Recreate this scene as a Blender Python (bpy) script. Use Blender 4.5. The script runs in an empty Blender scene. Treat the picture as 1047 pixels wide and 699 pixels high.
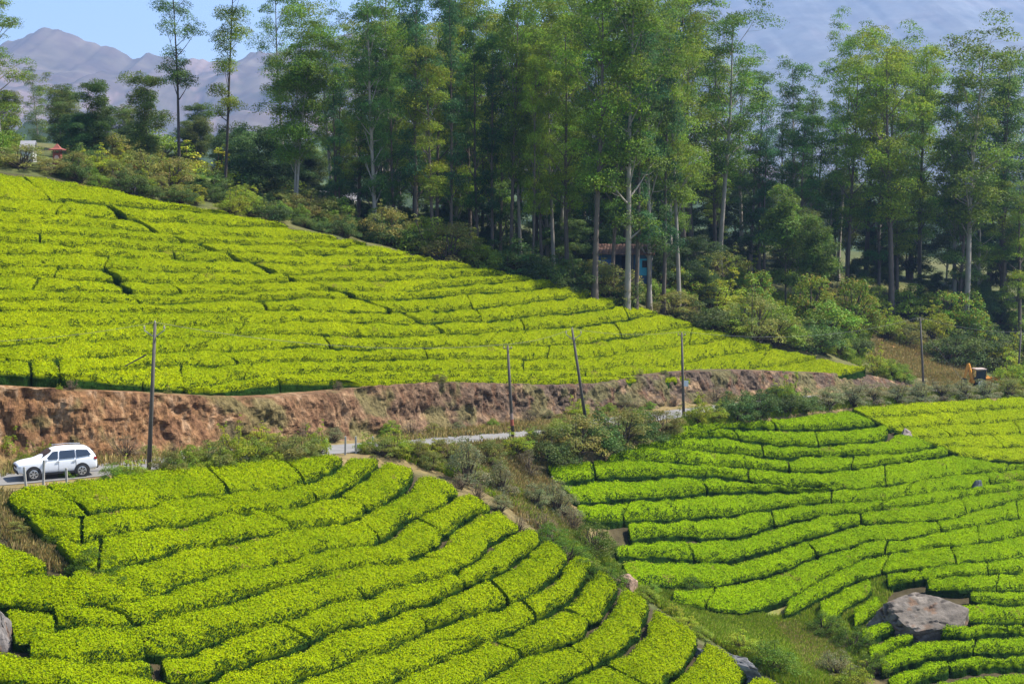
import bpy, bmesh, math, random
import numpy as np
from mathutils import Vector, Matrix
random.seed(7)
RNG = np.random.default_rng(11)
sc = bpy.context.scene
COL = sc.collection
PI = math.pi

# ------------------------------------------------------------------ camera, sky, sun, exposure
FPX, CX, CY, HORIZON = 1600.0, 523.5, 349.5, 181.0
PITCH = math.atan((CY - HORIZON) / FPX)
cam_d = bpy.data.cameras.new('camera'); cam = bpy.data.objects.new('camera', cam_d); COL.objects.link(cam)
cam_d.sensor_fit = 'HORIZONTAL'; cam_d.sensor_width = 36.0; cam_d.lens = FPX / 1047 * 36.0
cam_d.clip_start = 0.5; cam_d.clip_end = 20000
cam.location = (0, 0, 0); cam.rotation_euler = (PI / 2 - PITCH, 0, 0)
sc.camera = cam

SUN_EL, SUN_AZ = math.radians(54), math.radians(80)
world = bpy.data.worlds.new('World'); sc.world = world; world.use_nodes = True
wn = world.node_tree; wn.nodes.clear()
sky = wn.nodes.new('ShaderNodeTexSky'); sky.sky_type = 'NISHITA'; sky.sun_disc = False
sky.sun_elevation = SUN_EL; sky.sun_rotation = SUN_AZ; sky.altitude = 1500; sky.dust_density = 1.0; sky.air_density = 1.0; sky.ozone_density = 1.5
bg = wn.nodes.new('ShaderNodeBackground'); bg.inputs['Strength'].default_value = 0.12
wo = wn.nodes.new('ShaderNodeOutputWorld')
wn.links.new(sky.outputs[0], bg.inputs[0]); wn.links.new(bg.outputs[0], wo.inputs['Surface'])
sun_d = bpy.data.lights.new('sun', 'SUN'); sun_d.energy = 5.0; sun_d.angle = math.radians(0.5); sun_d.color = (1.0, 0.95, 0.86)
sun = bpy.data.objects.new('sun', sun_d); COL.objects.link(sun)
SV = Vector((math.sin(SUN_AZ) * math.cos(SUN_EL), math.cos(SUN_AZ) * math.cos(SUN_EL), math.sin(SUN_EL)))
sun.rotation_euler = SV.to_track_quat('Z', 'Y').to_euler(); sun.location = (120, -40, 150)
sc.view_settings.view_transform = 'Standard'; sc.view_settings.look = 'None'
sc.view_settings.exposure = 1.2; sc.view_settings.gamma = 1.0; sc.view_settings.use_curve_mapping = False
sc.render.engine = 'CYCLES'
cy = sc.cycles; cy.use_denoising = True; cy.max_bounces = 5; cy.diffuse_bounces = 3; cy.glossy_bounces = 2
cy.transmission_bounces = 4; cy.volume_bounces = 0; cy.caustics_reflective = False; cy.caustics_refractive = False
cy.use_adaptive_sampling = False

# ------------------------------------------------------------------ helpers: picture point -> place, noise, meshes
_sp, _cp = math.sin(PITCH), math.cos(PITCH)
def at(px, py, Y):
    """world points on the sight lines of photo points, at world distance Y"""
    px = np.asarray(px, float); py = np.asarray(py, float); Y = np.asarray(Y, float)
    u = (px - CX) / FPX; v = (CY - py) / FPX
    t = Y / (_cp + v * _sp)
    return np.stack([u * t, Y + 0 * u, t * (-_sp + v * _cp)], -1)
def pxm(Y): return FPX / Y

def _hash(i, j, k, seed):
    n = (i * 374761393 + j * 668265263 + k * 2147483647 + seed * 974634777) & 0xffffffff
    n = ((n ^ (n >> 13)) * 1274126177) & 0xffffffff
    n = (n ^ (n >> 16)) & 0xffffffff
    return n / 4294967295.0
def noise(p, scale=1.0, seed=0):
    """value noise -1..1 of points (...,2 or 3)"""
    p = np.asarray(p, float) * scale
    if p.shape[-1] == 2: p = np.concatenate([p, np.zeros(p.shape[:-1] + (1,))], -1)
    f = np.floor(p); w = p - f; w = w * w * (3 - 2 * w); f = f.astype(np.int64)
    r = 0
    for a in (0, 1):
        for b in (0, 1):
            for c in (0, 1):
                h = _hash(f[..., 0] + a, f[..., 1] + b, f[..., 2] + c, seed)
                r = r + h * (w[..., 0] if a else 1 - w[..., 0]) * (w[..., 1] if b else 1 - w[..., 1]) * (w[..., 2] if c else 1 - w[..., 2])
    return r * 2 - 1
def fbm(p, scale, seed=0, octv=4, gain=0.5):
    r = 0; a = 1; s = scale
    for o in range(octv):
        r = r + a * noise(p, s, seed + o * 17); a *= gain; s *= 2.03
    return r
def smooth(a, b, x):
    t = np.clip((np.asarray(x, float) - a) / (b - a), 0, 1); return t * t * (3 - 2 * t)

class TPS:
    def __init__(s, pts, val, lam=0.0):
        P = np.asarray(pts, float); s.c = P.mean(0); s.sc = P.std(); P = (P - s.c) / s.sc; s.P = P; n = len(P)
        K = s.k(P, P) + lam * np.eye(n); A = np.zeros((n + 3, n + 3)); A[:n, :n] = K
        Q = np.hstack([np.ones((n, 1)), P]); A[:n, n:] = Q; A[n:, :n] = Q.T
        s.w = np.linalg.solve(A, np.concatenate([np.asarray(val, float), np.zeros(3)]))
    @staticmethod
    def k(a, b):
        d2 = ((a[:, None] - b[None]) ** 2).sum(-1); return 0.5 * d2 * np.log(d2 + 1e-12)
    def __call__(s, q):
        q = np.asarray(q, float); sh = q.shape[:-1]; q = (q.reshape(-1, 2) - s.c) / s.sc; out = np.empty(len(q)); n = len(s.P)
        for i in range(0, len(q), 20000):
            b = q[i:i + 20000]; out[i:i + 20000] = s.k(b, s.P) @ s.w[:n] + s.w[n] + b @ s.w[n + 1:]
        return out.reshape(sh)

def tag(o, label=None, cat=None, group=None, kind=None):
    if label: o['label'] = label
    if cat: o['category'] = cat
    if group: o['group'] = group
    if kind: o['kind'] = kind
    return o
def link(name, me, parent=None):
    o = bpy.data.objects.new(name, me); COL.objects.link(o)
    if parent: o.parent = parent
    return o
def empty(name, loc=(0, 0, 0), rz=0.0):
    o = bpy.data.objects.new(name, None); COL.objects.link(o); o.empty_display_size = 0.3
    o.location = loc; o.rotation_euler = (0, 0, rz); return o
def mesh_np(name, V, F, mats, midx=None, cols=None, smooth_sh=False):
    """V n x 3, F m x 4 (or m x 3) ints, cols n x 3 linear colours"""
    V = np.ascontiguousarray(V, np.float32); F = np.ascontiguousarray(F, np.int32); k = F.shape[1]
    me = bpy.data.meshes.new(name); me.vertices.add(len(V)); me.vertices.foreach_set('co', V.ravel())
    me.loops.add(F.size); me.loops.foreach_set('vertex_index', F.ravel())
    me.polygons.add(len(F)); me.polygons.foreach_set('loop_start', np.arange(0, F.size, k, dtype=np.int32))
    if midx is not None: me.polygons.foreach_set('material_index', np.ascontiguousarray(midx, np.int32))
    me.polygons.foreach_set('use_smooth', np.full(len(F), smooth_sh))
    for m in (mats if isinstance(mats, (list, tuple)) else [mats]): me.materials.append(m)
    me.update(calc_edges=True)
    if cols is not None:
        a = me.color_attributes.new('Col', 'FLOAT_COLOR', 'POINT')
        c = np.ones((len(V), 4), np.float32); c[:, :3] = cols; a.data.foreach_set('color', c.ravel())
    return me
class MB:
    """collects boxes, tubes and sheets into one mesh"""
    def __init__(s): s.bm = bmesh.new()
    def box(s, c, size, rot=None, bev=0.0):
        r = bmesh.ops.create_cube(s.bm, size=1.0); vs = r['verts']
        M = Matrix.Translation(Vector(c)) @ (rot.to_4x4() if rot else Matrix()) @ Matrix.Diagonal((*size, 1))
        bmesh.ops.transform(s.bm, matrix=M, verts=vs)
        if bev: bmesh.ops.bevel(s.bm, geom=list({e for v in vs for e in v.link_edges}), offset=bev, segments=2, affect='EDGES')
        return s
    def tube(s, pts, rad, n=8):
        pts = [Vector(p) for p in pts]; rads = rad if isinstance(rad, (list, tuple)) else [rad] * len(pts); rings = []
        for i, p in enumerate(pts):
            d = (pts[min(i + 1, len(pts) - 1)] - pts[max(i - 1, 0)]).normalized()
            a = d.cross(Vector((0, 0, 1)) if abs(d.z) < 0.9 else Vector((1, 0, 0))).normalized(); b = d.cross(a)
            rings.append([s.bm.verts.new(p + (a * math.cos(2 * PI * k / n) + b * math.sin(2 * PI * k / n)) * rads[i]) for k in range(n)])
        for r0, r1 in zip(rings, rings[1:]):
            for k in range(n): s.bm.faces.new((r0[k], r0[(k + 1) % n], r1[(k + 1) % n], r1[k]))
        s.bm.faces.new(rings[0][::-1]); s.bm.faces.new(rings[-1]); return s
    def disc(s, c, axis, prof, n=24):
        """lathe: prof = [(offset along axis, radius)]"""
        axis = Vector(axis).normalized(); a = axis.cross(Vector((0, 0, 1)) if abs(axis.z) < .9 else Vector((1, 0, 0))).normalized(); b = axis.cross(a); c = Vector(c)
        R = [[s.bm.verts.new(c + axis * o + (a * math.cos(2 * PI * k / n) + b * math.sin(2 * PI * k / n)) * max(r, .001)) for k in range(n)] for o, r in prof]
        for r0, r1 in zip(R, R[1:]):
            for k in range(n): s.bm.faces.new((r0[k], r0[(k + 1) % n], r1[(k + 1) % n], r1[k]))
        s.bm.faces.new(R[0][::-1]); s.bm.faces.new(R[-1]); return s
    def poly(s, pts, thick=None, nrm=None):
        vs = [s.bm.verts.new(p) for p in pts]; f = s.bm.faces.new(vs)
        if thick:
            r = bmesh.ops.extrude_face_region(s.bm, geom=[f]); bmesh.ops.translate(s.bm, vec=Vector(nrm) * thick, verts=[g for g in r['geom'] if isinstance(g, bmesh.types.BMVert)])
        return s
    def build(s, name, mat, parent=None, smooth_sh=False):
        bmesh.ops.recalc_face_normals(s.bm, faces=s.bm.faces)
        me = bpy.data.meshes.new(name); s.bm.to_mesh(me); s.bm.free(); me.materials.append(mat)
        if smooth_sh:
            for p in me.polygons: p.use_smooth = True
        return link(name, me, parent)
def copy_tree(o, parent=None):
    c = o.copy(); COL.objects.link(c)
    if parent: c.parent = parent
    for ch in list(o.children): copy_tree(ch, c)
    return c

# ------------------------------------------------------------------ materials
def new_mat(name):
    m = bpy.data.materials.new(name); m.use_nodes = True; nt = m.node_tree; nt.nodes.clear()
    return m, nt, nt.nodes.new('ShaderNodeOutputMaterial')
def flat_mat(name, col, rough=0.6, metal=0.0, var=0.15, scale=6.0, spec=0.4):
    m, nt, out = new_mat(name); b = nt.nodes.new('ShaderNodeBsdfPrincipled')
    tc = nt.nodes.new('ShaderNodeTexCoord'); n = nt.nodes.new('ShaderNodeTexNoise'); n.inputs['Scale'].default_value = scale; n.inputs['Detail'].default_value = 6
    nt.links.new(tc.outputs['Object'], n.inputs['Vector'])
    mx = nt.nodes.new('ShaderNodeMix'); mx.data_type = 'RGBA'
    mx.inputs[6].default_value = (*[c * (1 - var) for c in col], 1); mx.inputs[7].default_value = (*[min(1, c * (1 + var)) for c in col], 1)
    nt.links.new(n.outputs['Fac'], mx.inputs[0]); nt.links.new(mx.outputs[2], b.inputs['Base Color'])
    b.inputs['Roughness'].default_value = rough; b.inputs['Metallic'].default_value = metal; b.inputs['Specular IOR Level'].default_value = spec
    nt.links.new(b.outputs[0], out.inputs['Surface']); return m
def leaf_mat(name, transl=0.3, rough=0.5, spec=0.25, ovar=0.0, sat=1.0):
    m, nt, out = new_mat(name); at_ = nt.nodes.new('ShaderNodeAttribute'); at_.attribute_name = 'Col'; src = at_.outputs['Color']
    if ovar:
        oi = nt.nodes.new('ShaderNodeObjectInfo'); mr = nt.nodes.new('ShaderNodeMapRange')
        mr.inputs['To Min'].default_value = 1 - ovar; mr.inputs['To Max'].default_value = 1 + ovar
        nt.links.new(oi.outputs['Random'], mr.inputs['Value'])
        hs = nt.nodes.new('ShaderNodeHueSaturation'); nt.links.new(src, hs.inputs['Color']); nt.links.new(mr.outputs[0], hs.inputs['Value'])
        wn_ = nt.nodes.new('ShaderNodeTexWhiteNoise'); wn_.noise_dimensions = '1D'; nt.links.new(oi.outputs['Random'], wn_.inputs['W'])
        m2 = nt.nodes.new('ShaderNodeMapRange'); m2.inputs['To Min'].default_value = 0.48; m2.inputs['To Max'].default_value = 0.515
        nt.links.new(wn_.outputs['Value'], m2.inputs['Value']); nt.links.new(m2.outputs[0], hs.inputs['Hue']); src = hs.outputs[0]
    b = nt.nodes.new('ShaderNodeBsdfPrincipled'); b.inputs['Roughness'].default_value = rough; b.inputs['Specular IOR Level'].default_value = spec
    t = nt.nodes.new('ShaderNodeBsdfTranslucent'); mx = nt.nodes.new('ShaderNodeMixShader'); mx.inputs[0].default_value = transl
    nt.links.new(src, b.inputs['Base Color']); nt.links.new(src, t.inputs['Color'])
    nt.links.new(b.outputs[0], mx.inputs[1]); nt.links.new(t.outputs[0], mx.inputs[2]); nt.links.new(mx.outputs[0], out.inputs['Surface']); return m
def attr_ground_mat(name, scale=1.2, lo=0.6, hi=1.35, bump=0.35):
    """ground colour from the vertex map, broken up by two noises"""
    m, nt, out = new_mat(name); b = nt.nodes.new('ShaderNodeBsdfPrincipled'); b.inputs['Roughness'].default_value = 0.95; b.inputs['Specular IOR Level'].default_value = 0.1
    a = nt.nodes.new('ShaderNodeAttribute'); a.attribute_name = 'Col'; tc = nt.nodes.new('ShaderNodeTexCoord')
    n = nt.nodes.new('ShaderNodeTexNoise'); n.inputs['Scale'].default_value = scale; n.inputs['Detail'].default_value = 9; n.inputs['Roughness'].default_value = 0.7
    nt.links.new(tc.outputs['Object'], n.inputs['Vector'])
    mr = nt.nodes.new('ShaderNodeMapRange'); mr.inputs['From Min'].default_value = .3; mr.inputs['From Max'].default_value = .7; mr.inputs['To Min'].default_value = lo; mr.inputs['To Max'].default_value = hi
    nt.links.new(n.outputs['Fac'], mr.inputs['Value'])
    vm = nt.nodes.new('ShaderNodeVectorMath'); vm.operation = 'SCALE'; nt.links.new(a.outputs['Color'], vm.inputs[0]); nt.links.new(mr.outputs[0], vm.inputs['Scale'])
    nt.links.new(vm.outputs[0], b.inputs['Base Color'])
    bp = nt.nodes.new('ShaderNodeBump'); bp.inputs['Strength'].default_value = bump; bp.inputs['Distance'].default_value = 0.3; nt.links.new(n.outputs['Fac'], bp.inputs['Height']); nt.links.new(bp.outputs[0], b.inputs['Normal'])
    nt.links.new(b.outputs[0], out.inputs['Surface']); return m
M_TEA = leaf_mat('tea_leaves', 0.2, 0.7, 0.03)
M_LEAF = leaf_mat('tree_leaves', 0.48, 0.5, 0.2, ovar=0.22)
M_SHRUB = leaf_mat('shrub_leaves', 0.38, 0.55, 0.2, ovar=0.2)
M_GRASS = leaf_mat('grass_blades', 0.3, 0.7, 0.1)
M_GROUND = attr_ground_mat('soil_and_undergrowth')
M_BANK = attr_ground_mat('red_earth', 2.6, 0.25, 1.6, 1.0)
M_ROCK = attr_ground_mat('granite', 1.1, 0.55, 1.4, 0.5)
M_MOUNT = attr_ground_mat('mountain_grass_and_rock', 0.006, 0.6, 1.4, 0.0)
M_BARK_PALE = flat_mat('pale_bark', (0.27, 0.235, 0.19), 0.85, var=0.4, scale=1.2)
M_BARK_DARK = flat_mat('dark_bark', (0.11, 0.085, 0.065), 0.9, var=0.4, scale=1.5)
M_BARK_BLACK = flat_mat('nearly_black_bark', (0.05, 0.04, 0.032), 0.9, var=.4, scale=1.5)
M_STEM = flat_mat('woody_stem', (0.09, 0.065, 0.04), 0.9, var=0.4)
M_ROAD = flat_mat('worn_asphalt', (0.19, 0.18, 0.165), 0.9, var=0.4, scale=.8)
M_POLE = flat_mat('weathered_pole', (0.10, 0.085, 0.07), 0.85, var=0.35, scale=3)
M_STEEL = flat_mat('galvanised_steel', (0.30, 0.30, 0.30), 0.5, 0.6)
M_PORC = flat_mat('porcelain', (0.35, 0.30, 0.26), 0.3)
M_CABLE = flat_mat('dark_cable', (0.12, 0.12, 0.12), 0.6)
M_POST = flat_mat('whitewashed_concrete', (0.40, 0.38, 0.33), 0.85, var=0.25, scale=5)
M_REDPAINT = flat_mat('faded_red_paint', (0.34, 0.085, 0.05), 0.8)
M_FADED = flat_mat('faded_pink_paint', (0.32, 0.22, 0.18), 0.8)
M_WPLATE = flat_mat('white_enamel', (0.72, 0.68, 0.68), 0.5)
M_CARW = flat_mat('white_car_paint', (0.80, 0.81, 0.83), 0.22, var=0.01, spec=0.5)
M_GLASS = flat_mat('tinted_glass', (0.025, 0.035, 0.05), 0.06, var=0.05, spec=0.8)
M_BLACK = flat_mat('black_plastic', (0.02, 0.02, 0.022), 0.6)
M_TYRE = flat_mat('tyre_rubber', (0.025, 0.025, 0.025), 0.85)
M_ALLOY = flat_mat('alloy', (0.55, 0.56, 0.58), 0.35, 0.7)
M_LAMPW = flat_mat('headlamp_lens', (0.65, 0.68, 0.72), 0.1, spec=0.7)
M_LAMPR = flat_mat('tail_lamp_lens', (0.35, 0.02, 0.02), 0.2)
M_ORANGE = flat_mat('orange_machine_paint', (0.66, 0.28, 0.04), 0.5, var=0.1)
M_BLUE = flat_mat('faded_blue_board', (0.03, 0.075, 0.15), 0.8, var=0.35, scale=2)
M_TEAL = flat_mat('bright_teal_paint', (0.025, 0.26, 0.38), 0.6, var=0.2)
M_RUST = flat_mat('rusted_sheet', (0.13, 0.065, 0.04), 0.85, var=0.4, scale=2)
M_GREYROOF = flat_mat('grey_roof_sheet', (0.26, 0.25, 0.26), 0.8, var=0.2)
M_WALLW = flat_mat('white_limewash', (0.66, 0.65, 0.62), 0.85, var=0.1)
M_SHRINE = flat_mat('brick_red_paint', (0.24, 0.065, 0.045), 0.7)
M_PINK = flat_mat('pale_pink_plaster', (0.58, 0.38, 0.32), 0.8)
M_DARKIN = flat_mat('dark_opening', (0.02, 0.02, 0.02), 0.9)

# ------------------------------------------------------------------ traced lines of the tea rows (photo points)
def L(*a): return np.array(a, float)
A = [
 L((3,504),(21,492),(113,484),(164,474),(219,470),(240,467),(287,465),(330,463)),
 L((20,520),(45,522),(65,523),(82,521),(144,513),(212,503),(240,499),(294,495),(314,489),(338,478),(356,465)),
 L((50,548),(85,552),(103,544),(144,539),(192,531),(240,522),(294,516),(314,513),(348,504),(362,492),(374,482),(392,469)),
 L((80,575),(100,580),(120,576),(157,566),(192,556),(240,549),(300,539),(328,535),(366,530),(383,517),(396,513),(417,496),(430,481)),
 L((52,613),(100,613),(133,609),(164,600),(198,590),(240,580),(298,566),(324,561),(372,556),(393,549),(427,525),(458,511),(474,499)),
 L((58,638),(130,638),(157,633),(192,624),(240,610),(274,599),(298,593),(314,588),(359,578),(417,571),(444,557),(466,535),(489,525),(506,518)),
 L((160,664),(195,665),(212,655),(253,641),(298,628),(314,622),(348,610),(379,604),(437,590),(465,583),(485,569),(506,549),(534,536)),
 L((171,693),(212,693),(240,679),(294,665),(307,657),(348,640),(393,629),(430,614),(482,597),(516,580),(538,562),(556,547)),
 L((215,725),(260,712),(300,696),(335,682),(393,662),(458,634),(471,629),(509,619),(547,604),(571,585),(583,562)),
 L((320,728),(360,715),(400,696),(424,682),(455,667),(490,655),(530,640),(560,625),(587,606),(608,576)),
 L((410,730),(450,712),(490,693),(530,672),(560,660),(592,649),(617,627),(636,596)),
 L((500,730),(540,710),(575,694),(610,676),(634,663),(656,645),(668,617)),
 L((600,735),(640,715),(675,696),(700,678),(718,650)),
 L((700,735),(735,715),(758,700),(772,682)),
 L((770,735),(792,722),(806,704)),
]
A_CUTS = [[66, 222, 300], [84, 238, 318], [104, 285, 362], [378], [120, 372, 440], [352, 452], [300, 470], [430, 510], [456, 540], [520, 590], [592], [640], [700], []]
Cs = L((-110,160),(0,174),(54,180),(107,189),(150,201),(200,210),(250,218),(301,230),(352,242),(412,256),(460,266),(505,275),(557,285),(611,298),(660,313),(714,331),(767,346),(825,361),(882,374))
Cb = L((-110,372),(0,380),(60,383),(100,387),(150,392),(210,399),(250,396),(300,389),(400,391),(550,389),(700,389),(806,388),(870,381),(886,376))
C = [
 L((-110,197),(0,201),(71,204),(150,211),(200,214),(238,217)),
 L((-110,212),(0,214),(71,217),(150,223),(222,228),(298,230)),
 L((-110,222),(0,224),(71,229),(150,235),(222,240),(300,242),(348,242)),
 L((-110,233),(0,235),(71,239),(150,244),(222,248),(300,251),(386,250)),
 L((-110,245),(0,246),(71,249),(150,253),(222,257),(300,260),(400,259),(424,259)),
 L((-110,256),(0,257),(71,258),(150,261),(222,265),(300,269),(400,268),(458,266)),
 L((-110,269),(0,269),(71,271),(150,274),(222,277),(300,278),(400,275),(460,272),(494,273)),
 L((-110,280),(0,280),(71,283),(150,286),(222,287),(300,286),(400,285),(470,280),(522,278)),
 L((-110,292),(0,292),(71,295),(150,298),(222,298),(300,295),(400,296),(480,290),(548,284)),
 L((-110,303),(0,303),(71,306),(150,308),(222,307),(300,303),(400,305),(500,298),(560,291),(582,291)),
 L((-110,316),(0,316),(71,317),(150,318),(222,318),(300,314),(400,318),(500,312),(560,306),(618,300)),
 L((-110,333),(0,332),(71,330),(150,329),(222,330),(300,325),(400,329),(500,326),(580,318),(646,309)),
 L((-110,350),(0,349),(71,346),(150,343),(222,343),(300,339),(400,341),(500,339),(600,333),(650,323),(678,319)),
 L((-110,368),(0,367),(71,364),(150,359),(222,357),(300,353),(400,354),(500,352),(600,349),(670,338),(712,330)),
 L((60,384),(110,377),(150,373),(222,371),(300,366),(400,366),(500,364),(600,364),(690,353),(752,342)),
 L((185,396),(222,386),(300,379),(400,378),(500,376),(600,376),(700,370),(760,358),(794,353)),
 L((330,389),(400,386),(450,384),(600,384),(720,381),(800,370),(838,364)),
]
PATH = L((54,190),(107,206),(157,235),(197,246),(250,264),(300,283),(349,296),(400,315),(445,332),(470,345))
B = {
 'b0': L((688,438),(719,431),(787,424),(850,417),(862,416)),
 'b1': L((672,447),(700,441),(740,436),(800,438),(861,437),(900,432)),
 'b2': L((664,450),(700,446),(746,446),(800,453),(835,453),(906,448),(912,440)),
 'b3': L((640,459),(658,455),(712,457),(753,463),(800,466),(832,465),(870,464),(940,458),(958,453)),
 'b4': L((616,468),(653,466),(705,470),(746,475.5),(800,480),(850,479),(914,472),(975,463)),
 'b5': L((567,491),(605,488),(653,484),(705,484),(760,488),(800,492),(849,498),(906,495),(926,493),(986,482),(1047,477),(1170,474)),
 'b6': L((590,511),(633,510),(684,506.5),(732,503),(800,500.5),(849,500)),
 'b7': L((588,526),(640,532),(688,529),(746,525),(787,517),(827,513),(896,510.5),(961,500),(1047,488),(1170,483)),
 'b8': L((620,553),(657,549),(705,548),(753,547),(787,538),(834,525),(896,519),(961,511),(1047,497),(1170,491)),
 'b9': L((632,568),(705,571),(743,573),(797,559),(827,549),(874,535),(961,528),(998,519),(1047,508),(1170,500)),
 'b10': L((648,597),(688,598),(732,598),(787,586),(827,571),(859,559),(891,550),(936,548),(958,541.5),(1010,534),(1047,527),(1170,519)),
 'b11': L((686,612),(720,620),(760,624),(800,612),(844,587),(869,577),(884,567),(906,563),(961,557),(1005,552),(1047,545),(1170,537)),
 'b12': L((780,636),(809,624),(847,606),(866,594),(901,583.5),(941,577),(990,571),(1047,566),(1170,560)),
}
def cat(a, b): return np.concatenate([a, b])
def part(l, x0, x1):
    xs = [x0] + [x for x in l[:, 0] if x0 < x < x1] + [x1]
    return np.stack([xs, np.interp(xs, l[:, 0], l[:, 1])], -1)
b56 = cat(part(B['b6'], 590, 845), part(B['b5'], 852, 1170))
B_STRIPS = [  # upper line, lower line, cuts
 (B['b0'], B['b1'], [790]), (B['b1'], B['b2'], [752, 835]),
 (B['b2'], B['b3'], [780, 860]), (B['b3'], B['b4'], [700, 806, 872]),
 (L((556,472),(580,469),(616,467),(653,466),(705,470),(746,475.5),(800,480),(850,479),(914,472),(975,463),(1015,471),(1047,474),(1170,471)), B['b5'], [607, 765, 905, 1030]),
 (part(B['b5'], 567, 849), B['b6'], [720]), (b56, B['b7'], [640, 850, 930, 1010]),
 (part(B['b7'], 640, 1170), part(B['b8'], 645, 1170), [790, 905]), (part(B['b8'], 626, 1170), B['b9'], [706, 880, 985]),
 (B['b9'], B['b10'], [830, 960, 1040]), (part(B['b10'], 690, 1170), B['b11'], [726, 906, 1000]),
 (part(B['b11'], 806, 1170), part(B['b12'], 800, 1170), [905, 975]),
 (L((905,584),(941,578),(990,572),(1047,567),(1170,561)), L((908,598),(940,589),(985,586),(1047,583),(1170,578)), [938, 1010]),
 (L((945,590),(985,587),(1047,584),(1170,579)), L((950,602),(985,600),(1047,599),(1170,597)), [1020]),
 (L((990,601),(1047,600),(1170,598)), L((993,614),(1047,616),(1170,616)), []),
 (L((976,616),(993,615),(1047,617),(1170,617)), L((972,632),(1047,634),(1170,634)), [1050]),
 (L((966,633),(1047,635),(1170,635)), L((960,648),(1047,647),(1170,648)), [1030]),
 (L((897,668),(930,655),(963,650),(1047,648),(1170,649)), L((902,686),(950,670),(1000,665),(1047,664),(1170,664)), [996]),
 (L((905,690),(950,672),(1000,667),(1047,666),(1170,666)), L((914,705),(960,687),(1000,682),(1047,682),(1170,682)), [970]),
 (L((918,708),(960,689),(1000,684),(1047,684),(1170,684)), L((930,728),(980,712),(1047,704),(1170,704)), [1010]),
 (L((838,612),(868,597),(888,590)), L((840,640),(870,616),(893,602)), []),
 (L((872,619),(895,604)), L((874,640),(903,620)), []),
 (L((880,641),(903,632),(912,630)), L((882,655),(905,645),(918,640)), []),
 (L((886,658),(912,646),(930,645)), L((890,675),(915,662),(938,652)), []),
]
D = [L((868,414),(950,409),(1047,404),(1170,397)), L((888,425),(960,421),(1047,416),(1170,409)), L((911,437),(970,433),(1047,428),(1170,422)), L((936,446),(990,444),(1047,441),(1170,436)), L((962,455),(1005,456),(1047,455),(1170,451)), L((984,464),(1015,467),(1047,469),(1170,466))]
D_CUTS = [[955, 1050], [1000, 1090], [965, 1040], [1020], []]
LH = [  # the odd hedges left of the gully
 (L((-30,546),(0,551),(30,562),(46,570)), L((-30,585),(0,588),(25,586),(50,580))),
 (L((-30,588),(0,588),(45,583),(90,588)), L((-30,613),(0,615),(50,617),(92,612))),
 (L((2,619),(30,618),(56,622)), L((14,652),(38,652),(58,648))),
 (L((30,646),(70,637),(115,636),(146,645)), L((28,668),(70,674),(115,672),(150,668))),
 (L((88,674),(120,672),(152,672)), L((92,690),(125,692),(158,688))),
 (L((-40,655),(0,664),(60,670),(120,683),(180,696)), L((-40,690),(0,695),(60,702),(120,712),(170,718))),
 (L((-40,694),(0,699),(60,706),(120,716),(200,724)), L((-40,735),(0,736),(60,738),(120,742),(190,744))),
]
# depth of each field as a smooth function of the photo point
YA = TPS(L((0,500),(170,474),(330,463),(430,481),(506,518),(583,562),(668,617),(772,682),(0,699),(200,699),(400,699),(600,699),(120,580),(300,560),(450,580)),
         [88,95,105,106,104,100,95,90,70,76,81,86,81,90,94])
YB = TPS(L((556,472),(688,438),(862,416),(1047,404),(640,560),(700,600),(800,540),(1000,520),(880,640),(1000,600),(1000,699),(780,630)),
         [122,137,157,182,116,116,130,142,113.5,120,107,114])
ROADP = L((-300,512,91),(-120,500,92),(-60,495,93),(0,490,93.5),(60,486,95),(155,474,99),(250,466,105),(350,459,112),(430,452.5,119),(520,445,127),(620,432,137),(700,422,146),(800,410,159),(900,402,173),(1000,397,188),(1047,394,195),(1150,388,212),(1300,384,232))
def cyb(x): return np.interp(x, [-60, 0, 60, 150, 250, 350, 450, 550, 620, 700, 800, 890], [98, 100, 102, 107, 113.5, 120.5, 129.5, 139, 146, 155, 168, 180])
YCp = [(x, y, float(cyb(x))) for x, y in Cb[::2]] + [(886, 376, 180)] + [(0,174,141),(107,189,146),(200,210,150),(301,230,154),(412,256,159),(505,275,164),(611,298,170),(714,331,176),(825,361,181), (150,300,125),(400,320,139),(600,345,156)]
YCp = np.array(YCp); YC = TPS(YCp[:, :2], YCp[:, 2], 1e-4)

# ------------------------------------------------------------------ terrain: lower and upper hillside, the road terrace between them
def pts_on(Yf, lines, step=3):
    P = np.concatenate([l[::step] for l in lines]); return at(P[:, 0], P[:, 1], Yf(P[:, :2]))
RD = at(ROADP[:, 0], ROADP[:, 1], ROADP[:, 2])
def resample(P, step):
    d = np.concatenate([[0], np.cumsum(np.linalg.norm(np.diff(P[:, :2], axis=0), axis=1))]); n = max(2, int(d[-1] / step) + 1)
    t = np.linspace(0, d[-1], n); return np.stack([np.interp(t, d, P[:, k]) for k in range(P.shape[1])], -1)
RDs = resample(RD, 1.0)
for _ in range(12):   # ease the corners
    RDs[1:-1] = 0.25 * RDs[:-2] + 0.5 * RDs[1:-1] + 0.25 * RDs[2:]
RT = np.gradient(RDs[:, :2], axis=0); RT /= np.linalg.norm(RT, axis=1)[:, None]; RN = np.stack([-RT[:, 1], RT[:, 0]], -1)   # RN points uphill
H_TEA = 0.9
def road_sd(q):
    """signed distance to the road's centre line (+ uphill) and its height there"""
    sh = q.shape[:-1]; q = q.reshape(-1, 2); sd = np.empty(len(q)); rz = np.empty(len(q))
    for i in range(0, len(q), 20000):
        b = q[i:i + 20000]; k = ((b[:, None] - RDs[None, :, :2]) ** 2).sum(-1).argmin(1)
        sd[i:i + 20000] = ((b - RDs[k, :2]) * RN[k]).sum(1); rz[i:i + 20000] = RDs[k, 2]
    return sd.reshape(sh), rz.reshape(sh)
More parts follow.
